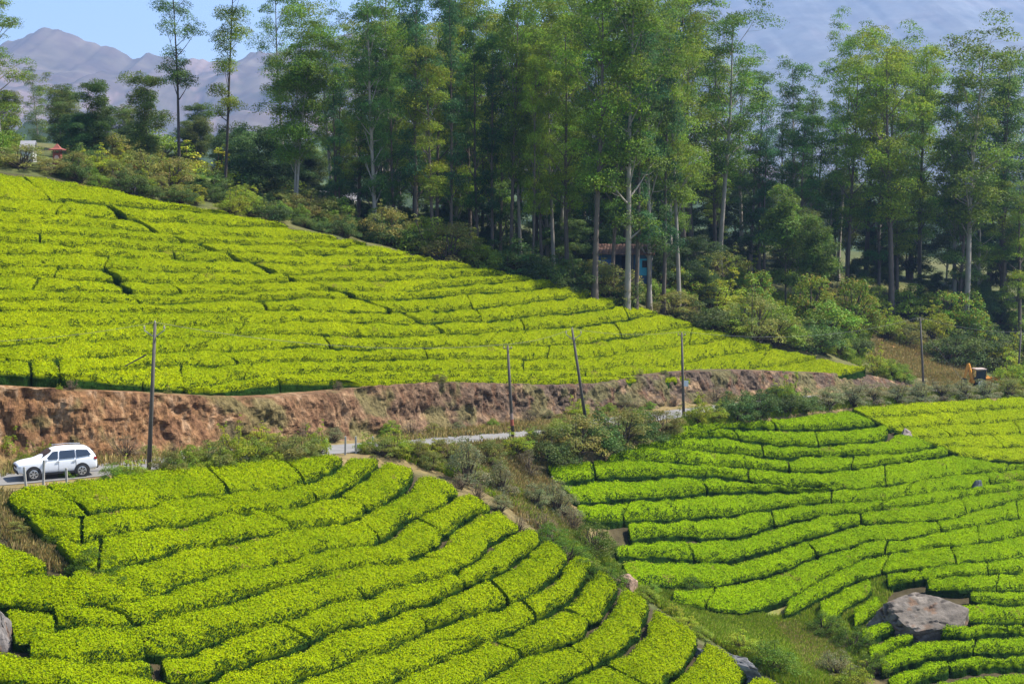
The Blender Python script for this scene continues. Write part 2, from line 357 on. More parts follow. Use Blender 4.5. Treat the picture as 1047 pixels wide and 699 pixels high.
lowP = [pts_on(YA, A[::2], 3), pts_on(YB, list(B.values())[::2], 4), pts_on(YA, [l[1] for l in LH[-2:]], 2)]
gully = L((450,458,116,0),(470,475,115,0),(500,490,114,-.3),(540,500,117,-.2),(560,525,113,-.5),(600,560,111,-.8),(640,590,109,-.8),(700,618,107,-.6),(760,650,104,-.6),(820,670,103,-.6),(870,690,102,-.8),(560,465,124,0),(640,450,131,0))
g = at(gully[:, 0], gully[:, 1], gully[:, 2]); g[:, 2] += H_TEA * 0.8 + gully[:, 3] * .3
lowP += [g, np.array([(-60,0,-5),(0,0,-5),(60,0,-5),(-60,30,-14),(0,30,-15),(60,30,-17),(-50,55,-21),(0,55,-23.5),(40,60,-27),(70,80,-32),(-80,70,-20),(90,110,-34),(110,160,-31),(-70,85,-18.5)], float)]
rp = RDs[::8] + np.array([0, 0, H_TEA]); lowP.append(rp)
lowP = np.concatenate(lowP); S1 = TPS(lowP[:, :2], lowP[:, 2], 3e-3)
upP = [pts_on(YC, C[::2] + [Cb], 3), pts_on(YC, [Cs], 1)]
fl = L((-60,150,175),(0,156,175),(60,165,172),(130,180,170),(210,200,172),(300,226,178),(400,262,182),(500,287,186),(560,296,188),(620,297,184),(680,305,190),(640,278,205),(740,300,205),(800,320,205),(860,345,203),(900,362,200),(950,372,203),(1000,372,212),(1047,370,222),(950,392,187),(1000,385,197),(900,388,186),
       (780,280,225),(850,295,232),(920,310,228),(1000,318,235),(1060,330,240),(700,262,235),(100,150,230),(300,190,240),(500,250,240),(-100,140,230))
u2 = at(fl[:, 0], fl[:, 1], fl[:, 2]); u2[:, 2] += H_TEA * 0.8; upP += [u2, np.array([(-120,330,8),(0,330,-8),(120,330,-16),(-160,180,6),(170,230,-24),(160,320,-20)], float)]
upP = np.concatenate(upP); S2 = TPS(upP[:, :2], upP[:, 2], 3e-3)
def ground_raw(q):
    sd, rz = road_sd(q)
    z1 = S1(q) - H_TEA; z2 = S2(q) - H_TEA
    z1 = np.where(sd > 0, z1 + (np.minimum(z1, rz - .05) - z1) * smooth(1.5, 3.0, sd), z1)
    k = smooth(5.5, 7.1, sd)
    z = z1 * (1 - k) + z2 * k
    f = smooth(5.2, 3.4, np.abs(sd - 0.2)); z = z * (1 - f) + rz * f
    x, y = q[..., 0], q[..., 1]
    far = np.maximum(np.maximum(smooth(70, 200, np.abs(x)), smooth(300, 420, y)), smooth(20, -150, y))
    zf = -30 + 8 * noise(q, 0.008, 3) - 0.02 * np.maximum(y - 300, 0)
    zf = np.where(y < 0, -6 - 0.05 * np.abs(x), zf)
    zf = np.maximum(zf, -140)
    return z * (1 - far) + zf * far
def axis(lo, hi, step, olo, ohi):
    c = list(np.arange(lo, hi + 1e-6, step)); s = step; v = hi
    while v < ohi: s *= 1.35; v += s; c.append(v)
    s = step; v = lo; pre = []
    while v > olo: s *= 1.35; v -= s; pre.append(v)
    return np.array(pre[::-1] + c)
GX = axis(-62, 86, 0.6, -8000, 8000); GY = axis(58, 262, 0.6, -400, 11500)
GQ = np.stack(np.meshgrid(GX, GY, indexing='ij'), -1)
GZ = ground_raw(GQ)

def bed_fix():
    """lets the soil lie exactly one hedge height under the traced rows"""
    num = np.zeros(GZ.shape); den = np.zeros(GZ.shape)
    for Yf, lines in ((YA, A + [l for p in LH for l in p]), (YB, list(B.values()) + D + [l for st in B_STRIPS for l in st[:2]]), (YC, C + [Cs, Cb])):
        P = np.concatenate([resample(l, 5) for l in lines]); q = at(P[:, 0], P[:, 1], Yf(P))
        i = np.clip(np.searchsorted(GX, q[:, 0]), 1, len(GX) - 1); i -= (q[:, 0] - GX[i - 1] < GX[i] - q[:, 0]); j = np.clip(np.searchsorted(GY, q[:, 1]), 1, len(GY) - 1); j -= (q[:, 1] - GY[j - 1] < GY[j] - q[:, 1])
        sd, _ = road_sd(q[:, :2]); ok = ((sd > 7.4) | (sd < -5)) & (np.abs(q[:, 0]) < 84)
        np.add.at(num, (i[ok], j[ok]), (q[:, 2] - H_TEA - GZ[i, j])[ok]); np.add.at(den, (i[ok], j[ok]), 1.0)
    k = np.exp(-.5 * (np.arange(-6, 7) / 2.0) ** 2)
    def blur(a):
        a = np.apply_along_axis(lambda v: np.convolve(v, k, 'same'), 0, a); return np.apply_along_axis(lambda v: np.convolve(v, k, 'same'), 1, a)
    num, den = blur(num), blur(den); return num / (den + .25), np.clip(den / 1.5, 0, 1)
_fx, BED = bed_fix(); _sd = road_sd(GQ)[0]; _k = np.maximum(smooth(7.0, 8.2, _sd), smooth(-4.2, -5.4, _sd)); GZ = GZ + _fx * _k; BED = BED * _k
fine = (np.abs(GQ[..., 0]) < 100) & (GQ[..., 1] < 300)
sdG, _ = road_sd(GQ)
GZ = GZ + np.where(fine & (np.abs(sdG) > 4), 0.10 * fbm(GQ, 0.45, 5, 3), 0)
def ground(x, y):
    x = np.asarray(x, float); y = np.asarray(y, float)
    i = np.clip(np.searchsorted(GX, x) - 1, 0, len(GX) - 2); j = np.clip(np.searchsorted(GY, y) - 1, 0, len(GY) - 2)
    a = (x - GX[i]) / (GX[i + 1] - GX[i]); b = (y - GY[j]) / (GY[j + 1] - GY[j])
    return GZ[i, j] * (1 - a) * (1 - b) + GZ[i + 1, j] * a * (1 - b) + GZ[i, j + 1] * (1 - a) * b + GZ[i + 1, j + 1] * a * b
_YS = np.arange(60, 300, 0.25)
def hit(px, py, ymin=0.0):
    """where a sight line meets the ground; None past the hills"""
    P = at(np.full(_YS.shape, px), np.full(_YS.shape, py), _YS); below = (P[:, 2] < ground(P[:, 0], P[:, 1])) & (_YS > ymin)
    if not below.any(): return None
    p = P[below.argmax()].copy(); p[2] = ground(p[0], p[1]); return p
# ground colours: what grows or lies there
gc = np.empty(GQ.shape[:2] + (3,)); gc[:] = (0.075, 0.085, 0.028)
def paint(mask, col): gc[:] = gc * (1 - mask[..., None]) + np.array(col) * mask[..., None]
n1 = fbm(GQ, 0.12, 21, 3)
paint(smooth(-.2, .6, n1) * 0.7, (0.13, 0.12, 0.045))
paint(smooth(8, 5, np.abs(sdG)) * .8, (0.24, 0.17, 0.075))
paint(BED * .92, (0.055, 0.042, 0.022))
def blob(px, py, r, col, k=1.0):
    p = hit(px, py)
    if p is None: return
    d = np.hypot(GQ[..., 0] - p[0], GQ[..., 1] - p[1]); paint(smooth(1.3, .5, d / r + 0.35 * noise(GQ, .5, 9)) * k, col)
for px, py, r in ((470,478,5),(500,492,5),(530,488,6),(560,505,5),(548,470,5),(585,525,4),(450,460,4),(440,470,4),(520,515,5),(545,535,4),(575,548,4),(600,575,3.5),(490,505,4)): blob(px, py, r, (0.165, 0.125, 0.055), .8)
for px, py, r in ((820,655,3.5),(850,680,3),(800,640,3)): blob(px, py, r, (0.30, 0.24, 0.09), .8)
for px, py, r in ((680,615,5),(740,632,5),(780,655,5)): blob(px, py, r, (0.11, 0.16, 0.03), .8)
for px, py, r in ((925,365,6),(960,380,6),(900,355,5)): blob(px, py, r, (0.26, 0.19, 0.08), .8)
blob(937, 360, 4.5, (0.30, 0.13, 0.06), .9); blob(975, 378, 4, (0.28, 0.13, 0.07), .8)
ii = np.arange(GQ.shape[0] * GQ.shape[1]).reshape(GQ.shape[:2])
GF = np.stack([ii[:-1, :-1], ii[1:, :-1], ii[1:, 1:], ii[:-1, 1:]], -1).reshape(-1, 4)
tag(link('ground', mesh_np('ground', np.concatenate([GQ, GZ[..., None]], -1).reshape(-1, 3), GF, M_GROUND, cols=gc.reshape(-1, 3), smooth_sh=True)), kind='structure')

# road sheet
wv = np.linspace(-2.0, 2.0, 7); rdz = RDs[:, 2]
RV = np.concatenate([RDs[:, None, :2] + RN[:, None] * wv[None, :, None], (rdz[:, None] + 0.05 - 0.004 * wv[None] ** 2)[..., None]], -1)
ri = np.arange(RV.shape[0] * 7).reshape(-1, 7)
tag(link('road', mesh_np('road', RV.reshape(-1, 3), np.stack([ri[:-1, :-1], ri[:-1, 1:], ri[1:, 1:], ri[1:, :-1]], -1).reshape(-1, 4), M_ROAD, smooth_sh=True)), kind='structure')

# cut bank of red earth above the road
bk = resample(np.concatenate([RDs, RN], 1), 0.15); bk = bk[(bk[:, 0] > -60) & (bk[:, 1] < 186)]
nv = 26; vv = np.linspace(0, 1, nv)
topq = bk[:, :2] + bk[:, 3:5] * 7.2; ztop = S2(topq) - H_TEA - 0.06
hgt = np.maximum(ztop - bk[:, 2], 0.05)
prof_d = np.interp(vv, [0, .08, .35, .8, .92, 1], [3.5, 4.3, 4.9, 5.45, 5.6, 7.6]); prof_z = np.interp(vv, [0, .08, .35, .86, .93, 1], [-.1, .06, .36, .93, 1.0, 1.0])
bq = bk[:, None, :2] + bk[:, None, 3:5] * prof_d[None, :, None]
bz = bk[:, None, 2] + hgt[:, None] * prof_z[None]
B3 = np.concatenate([bq, bz[..., None]], -1)
disp = (0.6 * fbm(B3 * [1, 1, .8], 0.45, 31, 3) + 0.26 * np.abs(fbm(B3 * [1, 1, .15], 1.1, 37, 3)) + .12 * fbm(B3, 2.6, 39, 3, .6)) * np.clip(np.sin(PI * np.clip(vv, 0, .97)) * 1.6, 0, 1)[None] * np.clip(hgt / 3, .1, 1)[:, None]
B3[..., :2] -= bk[:, None, 3:5] * disp[..., None]
B3[..., 2] += 0.12 * fbm(B3, 1.1, 41, 2) * np.clip(hgt / 2, .1, 1)[:, None] * (vv[None] < .95)
bn = fbm(B3 * [1, 1, 1.6], 0.6, 51, 5, .7); bn2 = fbm(B3 * [1, 1, .35], 1.3, 57, 4, .65)
tx = smooth(-26, 10, bk[:, 0])[:, None, None]
bc = np.array([.25, .13, .058]) * (1 - tx) + np.array([.12, .085, .06]) * tx
bc = bc * np.ones(B3.shape)
def mixc(c, m, col): return c * (1 - m[..., None]) + np.array(col) * m[..., None]
bc = mixc(bc, smooth(.25, .8, bn) * .6, (.36, .23, .12)); bc = mixc(bc, smooth(.1, .7, -bn2) * .7, (.15, .075, .04))
bc = mixc(bc, smooth(.35, .75, bn2) * (1 - tx[..., 0]) * .55, (.46, .31, .19))
bc = mixc(bc, smooth(.25, .6, fbm(B3, .4, 67, 4) + .25 * tx[..., 0]) * .65, (.13, .125, .045))
bc = mixc(bc, np.clip(smooth(.0, .5, fbm(B3, .55, 63, 3)) * smooth(.3, .0, np.broadcast_to(vv[None], bn.shape)), 0, 1) * .8, (.20, .17, .06))
bi = np.arange(B3.shape[0] * nv).reshape(-1, nv)
tag(link('earth_bank', mesh_np('earth_bank', B3.reshape(-1, 3), np.stack([bi[:-1, :-1], bi[1:, :-1], bi[1:, 1:], bi[:-1, 1:]], -1).reshape(-1, 4), M_BANK, cols=bc.reshape(-1, 3), smooth_sh=False)), kind='structure')

# ------------------------------------------------------------------ far mountains
def mountain(name, ridge, Y, depth, base, seed, amp, base_c=(.105, .078, .062), soft=1.0, wooded=False, k=1.0):
    """ridge = photo points of the skyline at distance Y; slopes fall towards us with gullies"""
    NX, NT = 420, 150; amp = amp * k; R = at(ridge[:, 0], ridge[:, 1], Y); xs = np.linspace(R[0, 0], R[-1, 0], NX); top = np.interp(xs, R[:, 0], R[:, 2])
    for _ in range(2): top[1:-1] = .25 * top[:-2] + .5 * top[1:-1] + .25 * top[2:]
    top += 10 * k * fbm(np.stack([xs, xs * 0], -1) / k, 1 / 70., seed + 2, 4, .6); ts = np.linspace(-0.5, 1, NT)
    X = np.broadcast_to(xs[:, None], (NX, NT)); T = np.broadcast_to(ts[None], (NX, NT))
    Yv = Y - depth * np.clip(T, 0, 1) + depth * np.clip(-T, 0, 1)
    Z = top[:, None] + (base - top[:, None]) * (np.abs(T) ** 0.85)
    q = np.stack([X, Yv], -1) / k; r = fbm(q, 1 / 420., seed, 6, .55); rid = 1 - np.abs(fbm(q * [1, .45], 1 / 230., seed + 5, 5))
    Z = Z + amp * (r * 0.6 + (rid - .6) * 0.9) * np.clip(np.abs(T) * 4, 0.12, 1)
    c = np.ones((NX, NT, 3)) * np.array(base_c)
    m = smooth(-.1, .6, fbm(q, 1 / 60., seed + 9, 5, .7)); c = mixc(c, m * .8 * soft, (.145, .12, .085))
    m = smooth(.1, .55, fbm(q * [1, .5], 1 / 55., seed + 12, 5, .7)) * smooth(-.5, .3, r); c = mixc(c, m * soft, (.23, .16, .14))
    m = smooth(.05, .5, -fbm(q, 1 / 50., seed + 15, 5, .7)) * smooth(-.02, .4, T); c = mixc(c, m * .8 * soft, (.04, .045, .03))
    if wooded: c[:] = (.03, .05, .018); c = mixc(c, smooth(-.1, .5, fbm(q, 1 / 9., seed, 4, .6)) * .9, (.07, .095, .03))
    i = np.arange(NX * NT).reshape(NX, NT)
    return tag(link(name, mesh_np(name, np.stack([X, Yv, Z], -1).reshape(-1, 3), np.stack([i[:-1, :-1], i[:-1, 1:], i[1:, 1:], i[1:, :-1]], -1).reshape(-1, 4), M_MOUNT, cols=c.reshape(-1, 3), smooth_sh=True)), kind='structure')
mountain('mountain', L((-400,70),(-150,90),(-20,62),(0,50),(20,37),(42,28),(60,25),(78,30),(100,38),(120,46),(135,51),(165,54),(200,60),(235,59),(270,54),(310,47),(345,36),(380,28),(430,40),(520,70),(640,110),(800,150)), 4400, 2600, -150, 101, 36, soft=.7, k=1.7)
mountain('mountain', L((250,160),(400,110),(500,60),(600,10),(690,-35),(760,-60),(850,-90),(950,-75),(1050,-100),(1200,-60),(1400,-20)), 7200, 4200, -150, 140, 10, (.135, .135, .125), .28, k=1.55)
hz = L((-300,150),(-100,140),(60,138),(200,150),(300,140),(420,170),(600,185),(760,215),(850,190),(1000,200),(1200,170),(1500,160))
mountain('hill', hz, 900, 420, -60, 170, 14, wooded=True)

# ------------------------------------------------------------------ tea hedges
def pal(c, n, var=0.25, hue=0.12):
    c = np.array(c); k = 1 + var * RNG.uniform(-1, 1, (n, 1)); h = 1 + hue * RNG.uniform(-1, 1, (n, 3)); return np.clip(c * k * h, 0, 1)
def leaves(P, N, size, aspect, cols, spread=0.7):
    """rhombic leaf quads at P with normals near N"""
    n = len(P); N = N + spread * RNG.normal(size=(n, 3)); N /= np.linalg.norm(N, axis=1)[:, None] + 1e-9
    T = RNG.normal(size=(n, 3)); T -= (T * N).sum(1)[:, None] * N; T /= np.linalg.norm(T, axis=1)[:, None] + 1e-9; Bt = np.cross(N, T)
    s = (size * RNG.uniform(.65, 1.35, n))[:, None] if np.isscalar(size) else size[:, None]
    V = np.stack([P - T * s * .5, P - Bt * s * .5 * aspect + N * s * .06, P + T * s * .5, P + Bt * s * .5 * aspect + N * s * .06], 1).reshape(-1, 3)
    return V, np.arange(4 * n).reshape(n, 4), np.repeat(cols, 4, 0)
def wiggle(l, amp, seed, step=7.0):
    q = resample(l, step); n = amp * fbm(q, 1 / 38., seed, 3); n2 = amp * .35 * fbm(q, 1 / 9., seed + 3, 2)
    d = np.gradient(q, axis=0); d /= np.linalg.norm(d, axis=1)[:, None] + 1e-9
    return q + np.stack([-d[:, 1], d[:, 0]], -1) * (n + n2)[:, None]
HEDGES = []
def strip3(up, lo, Yf, m=160):
    def rs(l):
        d = np.concatenate([[0], np.cumsum(np.linalg.norm(np.diff(l, axis=0), axis=1))]); t = np.linspace(0, d[-1], m); return np.stack([np.interp(t, d, l[:, k]) for k in (0, 1)], -1)
    u, l = rs(up), rs(lo)
    return u, l, at(u[:, 0], u[:, 1], Yf(u)), at(l[:, 0], l[:, 1], Yf(l))
def hedge(U, Lw, leaf, dens, seed, gap=.14, rag=1.0, flush=(.17, .245, .004), mature_shaded=(.020, .052, .007)):  # older side leaves, their colour darkened further to paint in hedge-side shade
    """one clipped hedge between two ground lines; flat plucking table on top"""
    mid = .5 * (U + Lw); d = np.concatenate([[0], np.cumsum(np.linalg.norm(np.diff(mid, axis=0), axis=1))])
    Ln = d[-1]
    if Ln < .8: return None
    stp = .24; t = np.concatenate([[0, .04, .14], np.arange(.32, Ln - .32, stp), [Ln - .14, Ln - .04, Ln]]); t = np.unique(np.clip(t, 0, Ln))
    U = np.stack([np.interp(t, d, U[:, k]) for k in range(3)], -1); Lw = np.stack([np.interp(t, d, Lw[:, k]) for k in range(3)], -1)
    W = np.linalg.norm((U - Lw), axis=1); n = len(t)
    def inset(E, sd_, Eo):
        g = gap + rag * (.13 * noise(E, .8, sd_) + .13 * noise(E, 1.7, sd_ + 1))
        er = np.maximum(0, 1 - np.minimum(t, Ln - t) / .5) ** 2 * .2
        return np.clip((np.maximum(g, .02) + er) / np.maximum(W, .3), .015, .44)
    g0, g1 = inset(U, seed, Lw), inset(Lw, seed + 2, U)
    rel = np.array([0.05, .01, 0, .03, .10, .25, .42, .6, .78, .9, .97, 1, .99, .95]); hz_ = np.array([-1.25, -.68, -.38, -.20, -.08, .01, .06, .05, -.03, -.15, -.30, -.48, -.74, -1.25]); K = len(rel)
    S = g0[:, None] + (1 - g0 - g1)[:, None] * rel[None]
    P = U[:, None] * (1 - S[..., None]) + Lw[:, None] * S[..., None]
    endf = np.minimum(np.interp(t, [0, .03, .10, .4], [-1.2, -.6, -.14, 0]), np.interp(Ln - t, [0, .03, .10, .4], [-1.2, -.6, -.14, 0]))
    z = np.minimum(hz_[None] * np.ones((n, 1)), endf[:, None] + .03)
    P[..., 2] += z * H_TEA
    topm = (z > -.36)
    P[..., 2] += topm * (.11 * noise(P[..., :2], .85, seed % 50) + .07 * noise(P[..., :2], 1.5, 4) + .035 * noise(P[..., :2], 3.0, 6))
    sdm = (z <= -.1) & (z > -.9); jit = .16 * noise(P * 1.0, 1.5, 8)[..., None] * sdm[..., None]; nv_ = (U - Lw) / np.maximum(W, .2)[:, None]; P += jit * nv_[:, None] * np.array([1, 1, 0])
    nr = P.reshape(-1, 3); idx = np.arange(n * K).reshape(n, K)
    F = np.stack([idx[:-1, :-1], idx[:-1, 1:], idx[1:, 1:], idx[1:, :-1]], -1).reshape(-1, 4)
    col = np.where(topm.reshape(-1, 1), np.array(flush) * .75, np.array(mature_shaded)) * (1 + .2 * RNG.uniform(-1, 1, (n * K, 1)))
    # leaves over the faces
    q = nr[F]; e1 = q[:, 1] - q[:, 0]; e2 = q[:, 3] - q[:, 0]; nm = np.cross(e2, e1); ar = np.linalg.norm(nm, axis=1); nm /= ar[:, None] + 1e-9
    nm *= np.where(nm[:, 2:] < -.2, -1, 1)
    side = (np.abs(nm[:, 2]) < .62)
    cnt = RNG.poisson(ar * dens * np.where(side, .8, 1.0)); fi = np.repeat(np.arange(len(F)), cnt)
    a, b = RNG.random(len(fi)), RNG.random(len(fi)); c = q[fi]
    p = (c[:, 0] * ((1 - a) * (1 - b))[:, None] + c[:, 1] * (a * (1 - b))[:, None] + c[:, 2] * (a * b)[:, None] + c[:, 3] * ((1 - a) * b)[:, None])
    sd = side[fi]; p = p + nm[fi] * (RNG.uniform(-.02, .09, (len(fi), 1)) + .07 * np.maximum(0, noise(p, 2.6, 12))[:, None]) + RNG.normal(size=(len(fi), 3)) * .03
    cl = np.where(sd[:, None], pal(mature_shaded, len(fi), .75, .25), pal(flush, len(fi), .24, .1))
    wp = p + np.array([0, 0, 0]); pt = fbm(wp, .28, 77, 3)[:, None]; cl = np.where(sd[:, None], cl, cl * (1 + .20 * pt * np.array([1.25, .85, 1])))
    dry = (fbm(wp, .5, 83, 2) > .86) & ~sd & (RNG.random(len(fi)) < .55); cl[dry] = pal((.22, .16, .05), int(dry.sum()), .3)
    young = RNG.random(len(fi)) < .12; cl[young & ~sd] = pal((.24, .29, .012), int((young & ~sd).sum()), .2)
    old = RNG.random(len(fi)) < .10; cl[old & ~sd] = pal((.06, .11, .012), int((old & ~sd).sum()), .3)
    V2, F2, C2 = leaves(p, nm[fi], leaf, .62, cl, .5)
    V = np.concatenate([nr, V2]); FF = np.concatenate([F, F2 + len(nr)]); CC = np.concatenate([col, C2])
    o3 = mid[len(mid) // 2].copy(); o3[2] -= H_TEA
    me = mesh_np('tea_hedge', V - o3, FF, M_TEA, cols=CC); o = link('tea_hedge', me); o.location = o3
    return o
ORD = ['first', 'second', 'third', 'fourth', 'fifth', 'sixth', 'seventh', 'eighth', 'ninth', 'tenth', 'eleventh', 'twelfth', 'thirteenth', 'fourteenth', 'fifteenth', 'sixteenth', 'seventeenth', 'eighteenth', 'nineteenth', 'twentieth', 'twenty-first', 'twenty-second', 'twenty-third', 'twenty-fourth']
SEED = [100]
def row(up, lo, Yf, cuts, leaf, dens, labelf, group, minw=.45, gapc=.0, wide={}, flush=(.17, .245, .004), gap=.14, slant=1.2, rag=1.0):
    u, l, U, Lw = strip3(up, lo, Yf, 400)
    mx = .5 * (u[:, 0] + l[:, 0]); W = np.linalg.norm(U - Lw, axis=1); mid = .5 * (U + Lw); N = len(mx)
    dist = np.concatenate([[0], np.cumsum(np.linalg.norm(np.diff(mid, axis=0), axis=1))])
    good = W > minw
    if good.sum() < 6: return []
    g0, g1 = np.flatnonzero(good)[[0, -1]]; incr = mx[-1] > mx[0]
    def at_x(x): return float(np.interp(x, mx if incr else mx[::-1], dist if incr else dist[::-1]))
    def cut(c):
        if isinstance(c, tuple): return (.5 * (at_x(c[0]) + at_x(c[1])), .5 * (at_x(c[0]) - at_x(c[1])), c[2])
        return (at_x(c), float(RNG.uniform(-1, 1)) * slant, wide.get(c, gapc))
    E = [(dist[g0], 0.0, 0.0)] + sorted(e for e in map(cut, cuts) if dist[g0] + 1.5 < e[0] < dist[g1] - 1.5) + [(dist[g1], 0.0, 0.0)]
    segs = []
    for (a, sa, ga), (b, sb, gb) in zip(E, E[1:]):
        n = max(8, int((b - a) / .3))
        if b - a < 1.0: continue
        tu = np.linspace(a + sa + ga, b + sb - gb, n); tl = np.linspace(a - sa + ga, b - sb - gb, n)
        tu = np.clip(tu, dist[g0], dist[g1]); tl = np.clip(tl, dist[g0], dist[g1])
        Us = np.stack([np.interp(tu, dist, U[:, k]) for k in range(3)], -1); Ls = np.stack([np.interp(tl, dist, Lw[:, k]) for k in range(3)], -1)
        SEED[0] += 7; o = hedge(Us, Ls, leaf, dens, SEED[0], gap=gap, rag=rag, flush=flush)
        if o: segs.append((o, b - a))
    for i, (o, ln) in enumerate(segs):
        pos = 'unbroken' if len(segs) == 1 else 'leftmost piece' if i == 0 else 'rightmost piece' if i == len(segs) - 1 else ORD[i] + ' piece from the left'
        tag(o, labelf('long' if ln > 9 else 'short' if ln < 4.5 else 'clipped', pos), 'tea hedge', group)
    return segs
# near spur field
Aw = [wiggle(l, 2.2, 300 + i) for i, l in enumerate(A)]
for i in range(len(A) - 1):
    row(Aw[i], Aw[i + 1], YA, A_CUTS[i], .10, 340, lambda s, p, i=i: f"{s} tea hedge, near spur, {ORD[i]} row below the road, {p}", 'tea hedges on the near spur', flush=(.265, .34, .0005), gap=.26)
for i, (u, l) in enumerate(LH):
    lab = ['squat tea hedge against the left edge below the dark pit', 'second tea hedge below the dark pit at the left edge', 'rounded tea bush right beside the grey boulder at the left edge', 'broad domed tea hedge to the right of the left edge boulder', 'small low tea hedge beside bare soil under the domed hedge', 'bright tea hedge filling the bottom left corner, its upper row', 'bright tea hedge in the bottom left corner, its lowest row'][i]
    _, _, U, Lw = strip3(wiggle(u, 1.5, 400 + i), wiggle(l, 1.5, 420 + i), YA); SEED[0] += 7
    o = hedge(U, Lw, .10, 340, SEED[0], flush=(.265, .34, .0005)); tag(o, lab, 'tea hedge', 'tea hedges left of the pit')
# far slope under the grove
Cw = [wiggle(l, 1.5, 500 + i) for i, l in enumerate(C)]
def close_up(i):
    """upper edge of strip i: the row line above, then the field's crest where that line has run out"""
    if i == 0: return Cs
    a = Cw[i - 1]; e = a[-1, 0]; lo = Cw[i] if i < len(C) else Cb
    a = a[a[:, 0] >= lo[0, 0] - 4]
    r = Cs[Cs[:, 0] > e + 6]; r = r[r[:, 0] < lo[-1, 0] - 2]
    return np.concatenate([a, r, [[lo[-1, 0], np.interp(lo[-1, 0], Cs[:, 0], Cs[:, 1])]]]) if len(r) or lo[-1, 0] > e + 4 else a
def strip_by_x(up, lo):
    xs = np.arange(lo[0, 0], lo[-1, 0], 5.0)
    oo = np.argsort(up[:, 0]); pp = np.argsort(lo[:, 0])
    return np.stack([xs, np.interp(xs, up[oo, 0], up[oo, 1])], -1), np.stack([xs, np.interp(xs, lo[pp, 0], lo[pp, 1])], -1)
rc = random.Random(5)
CALL = Cw + [wiggle(Cb, .8, 560)]
for i in range(len(CALL)):
    lo = CALL[i]; up = close_up(i)
    if i == len(CALL) - 1:   # lowest strip: above it lie the last three row lines, one after another
        xs = np.arange(-110, 884, 5.0); ys = []
        for x in xs:
            c = [np.interp(x, l[:, 0], l[:, 1]) for l in Cw if l[0, 0] <= x <= l[-1, 0]] + [np.interp(x, Cs[:, 0], Cs[:, 1])]
            ys.append(max(c))
        up = np.stack([xs, ys], -1)
    u, l = strip_by_x(up, lo); l[:, 1] = np.maximum(l[:, 1], u[:, 1] + .3)
    pm = .5 * (u[:, 1] + l[:, 1]); cuts = []; wide = {}
    def cross(ys):
        d_ = ys - np.interp(u[:, 0], PATH[:, 0], PATH[:, 1]); sg = np.flatnonzero(np.diff(np.sign(d_))); sg = [k for k in sg if PATH[0, 0] < u[k, 0] < 470]; return float(u[sg[0], 0]) if sg else None
    xu, xl = cross(u[:, 1]), cross(l[:, 1]); pathc = []
    if xu and xl: pathc = [(xu, xl, .34)]; cuts.append(.5 * (xu + xl))
    if i in (7, 8): cuts.append(112.0 + 12 * (i - 7)); wide[cuts[-1]] = .35
    x = lo[0, 0] + rc.uniform(60, 200)
    while x < lo[-1, 0] - 25:
        if all(abs(x - c) > 32 for c in cuts): cuts.append(x)
        x += rc.uniform(110, 260) * (1.1 if x < 300 else .8)
    if pathc: cuts = [c for c in cuts if abs(c - .5 * (xu + xl)) > .01] + pathc
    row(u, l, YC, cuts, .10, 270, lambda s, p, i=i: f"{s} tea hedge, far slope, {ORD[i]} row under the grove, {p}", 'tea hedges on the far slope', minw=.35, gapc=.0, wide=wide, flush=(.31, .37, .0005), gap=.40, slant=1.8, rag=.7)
# right hand field
for i, (u, l, cuts) in enumerate(B_STRIPS):
    where = f"{ORD[i]} row below the roadside" if i < 13 else ['first', 'second', 'third', 'fourth', 'fifth', 'sixth', 'lowest'][i - 13] + ' row beside the boulder' if i < 20 else ['above the boulder, farther from it', 'above the boulder, touching it', 'directly under the boulder, the upper', 'directly under the boulder, the lower'][i - 20]
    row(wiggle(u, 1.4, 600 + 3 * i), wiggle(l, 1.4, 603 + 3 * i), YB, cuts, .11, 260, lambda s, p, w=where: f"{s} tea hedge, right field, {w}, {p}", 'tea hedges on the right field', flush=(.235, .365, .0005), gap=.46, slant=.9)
for i in range(len(D) - 1):
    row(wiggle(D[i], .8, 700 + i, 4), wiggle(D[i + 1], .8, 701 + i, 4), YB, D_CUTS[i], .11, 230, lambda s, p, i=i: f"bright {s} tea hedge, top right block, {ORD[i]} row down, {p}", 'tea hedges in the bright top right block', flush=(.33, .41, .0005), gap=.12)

# ------------------------------------------------------------------ plants: prototypes
PROTO = {}
def tubes(segs, nside=6):
    """[(points, radii)] -> one tube mesh"""
    V, F, b = [], [], 0
    ang = np.arange(nside) * 2 * PI / nside
    for pts, rad in segs:
        pts = np.asarray(pts, float); n = len(pts); d = np.gradient(pts, axis=0); d /= np.linalg.norm(d, axis=1)[:, None] + 1e-9
        up = np.where(np.abs(d[:, 2:]) < .9, np.array([[0, 0, 1.]]), np.array([[1., 0, 0]])); a = np.cross(d, up); a /= np.linalg.norm(a, axis=1)[:, None] + 1e-9; c = np.cross(d, a)
        ring = pts[:, None] + (a[:, None] * np.cos(ang)[None, :, None] + c[:, None] * np.sin(ang)[None, :, None]) * np.asarray(rad)[:, None, None]
        V.append(ring.reshape(-1, 3)); i = b + np.arange(n * nside).reshape(n, nside); j = np.roll(i, -1, 1)
        F.append(np.stack([i[:-1], j[:-1], j[1:], i[1:]], -1).reshape(-1, 4)); b += n * nside
    return np.concatenate(V), np.concatenate(F)
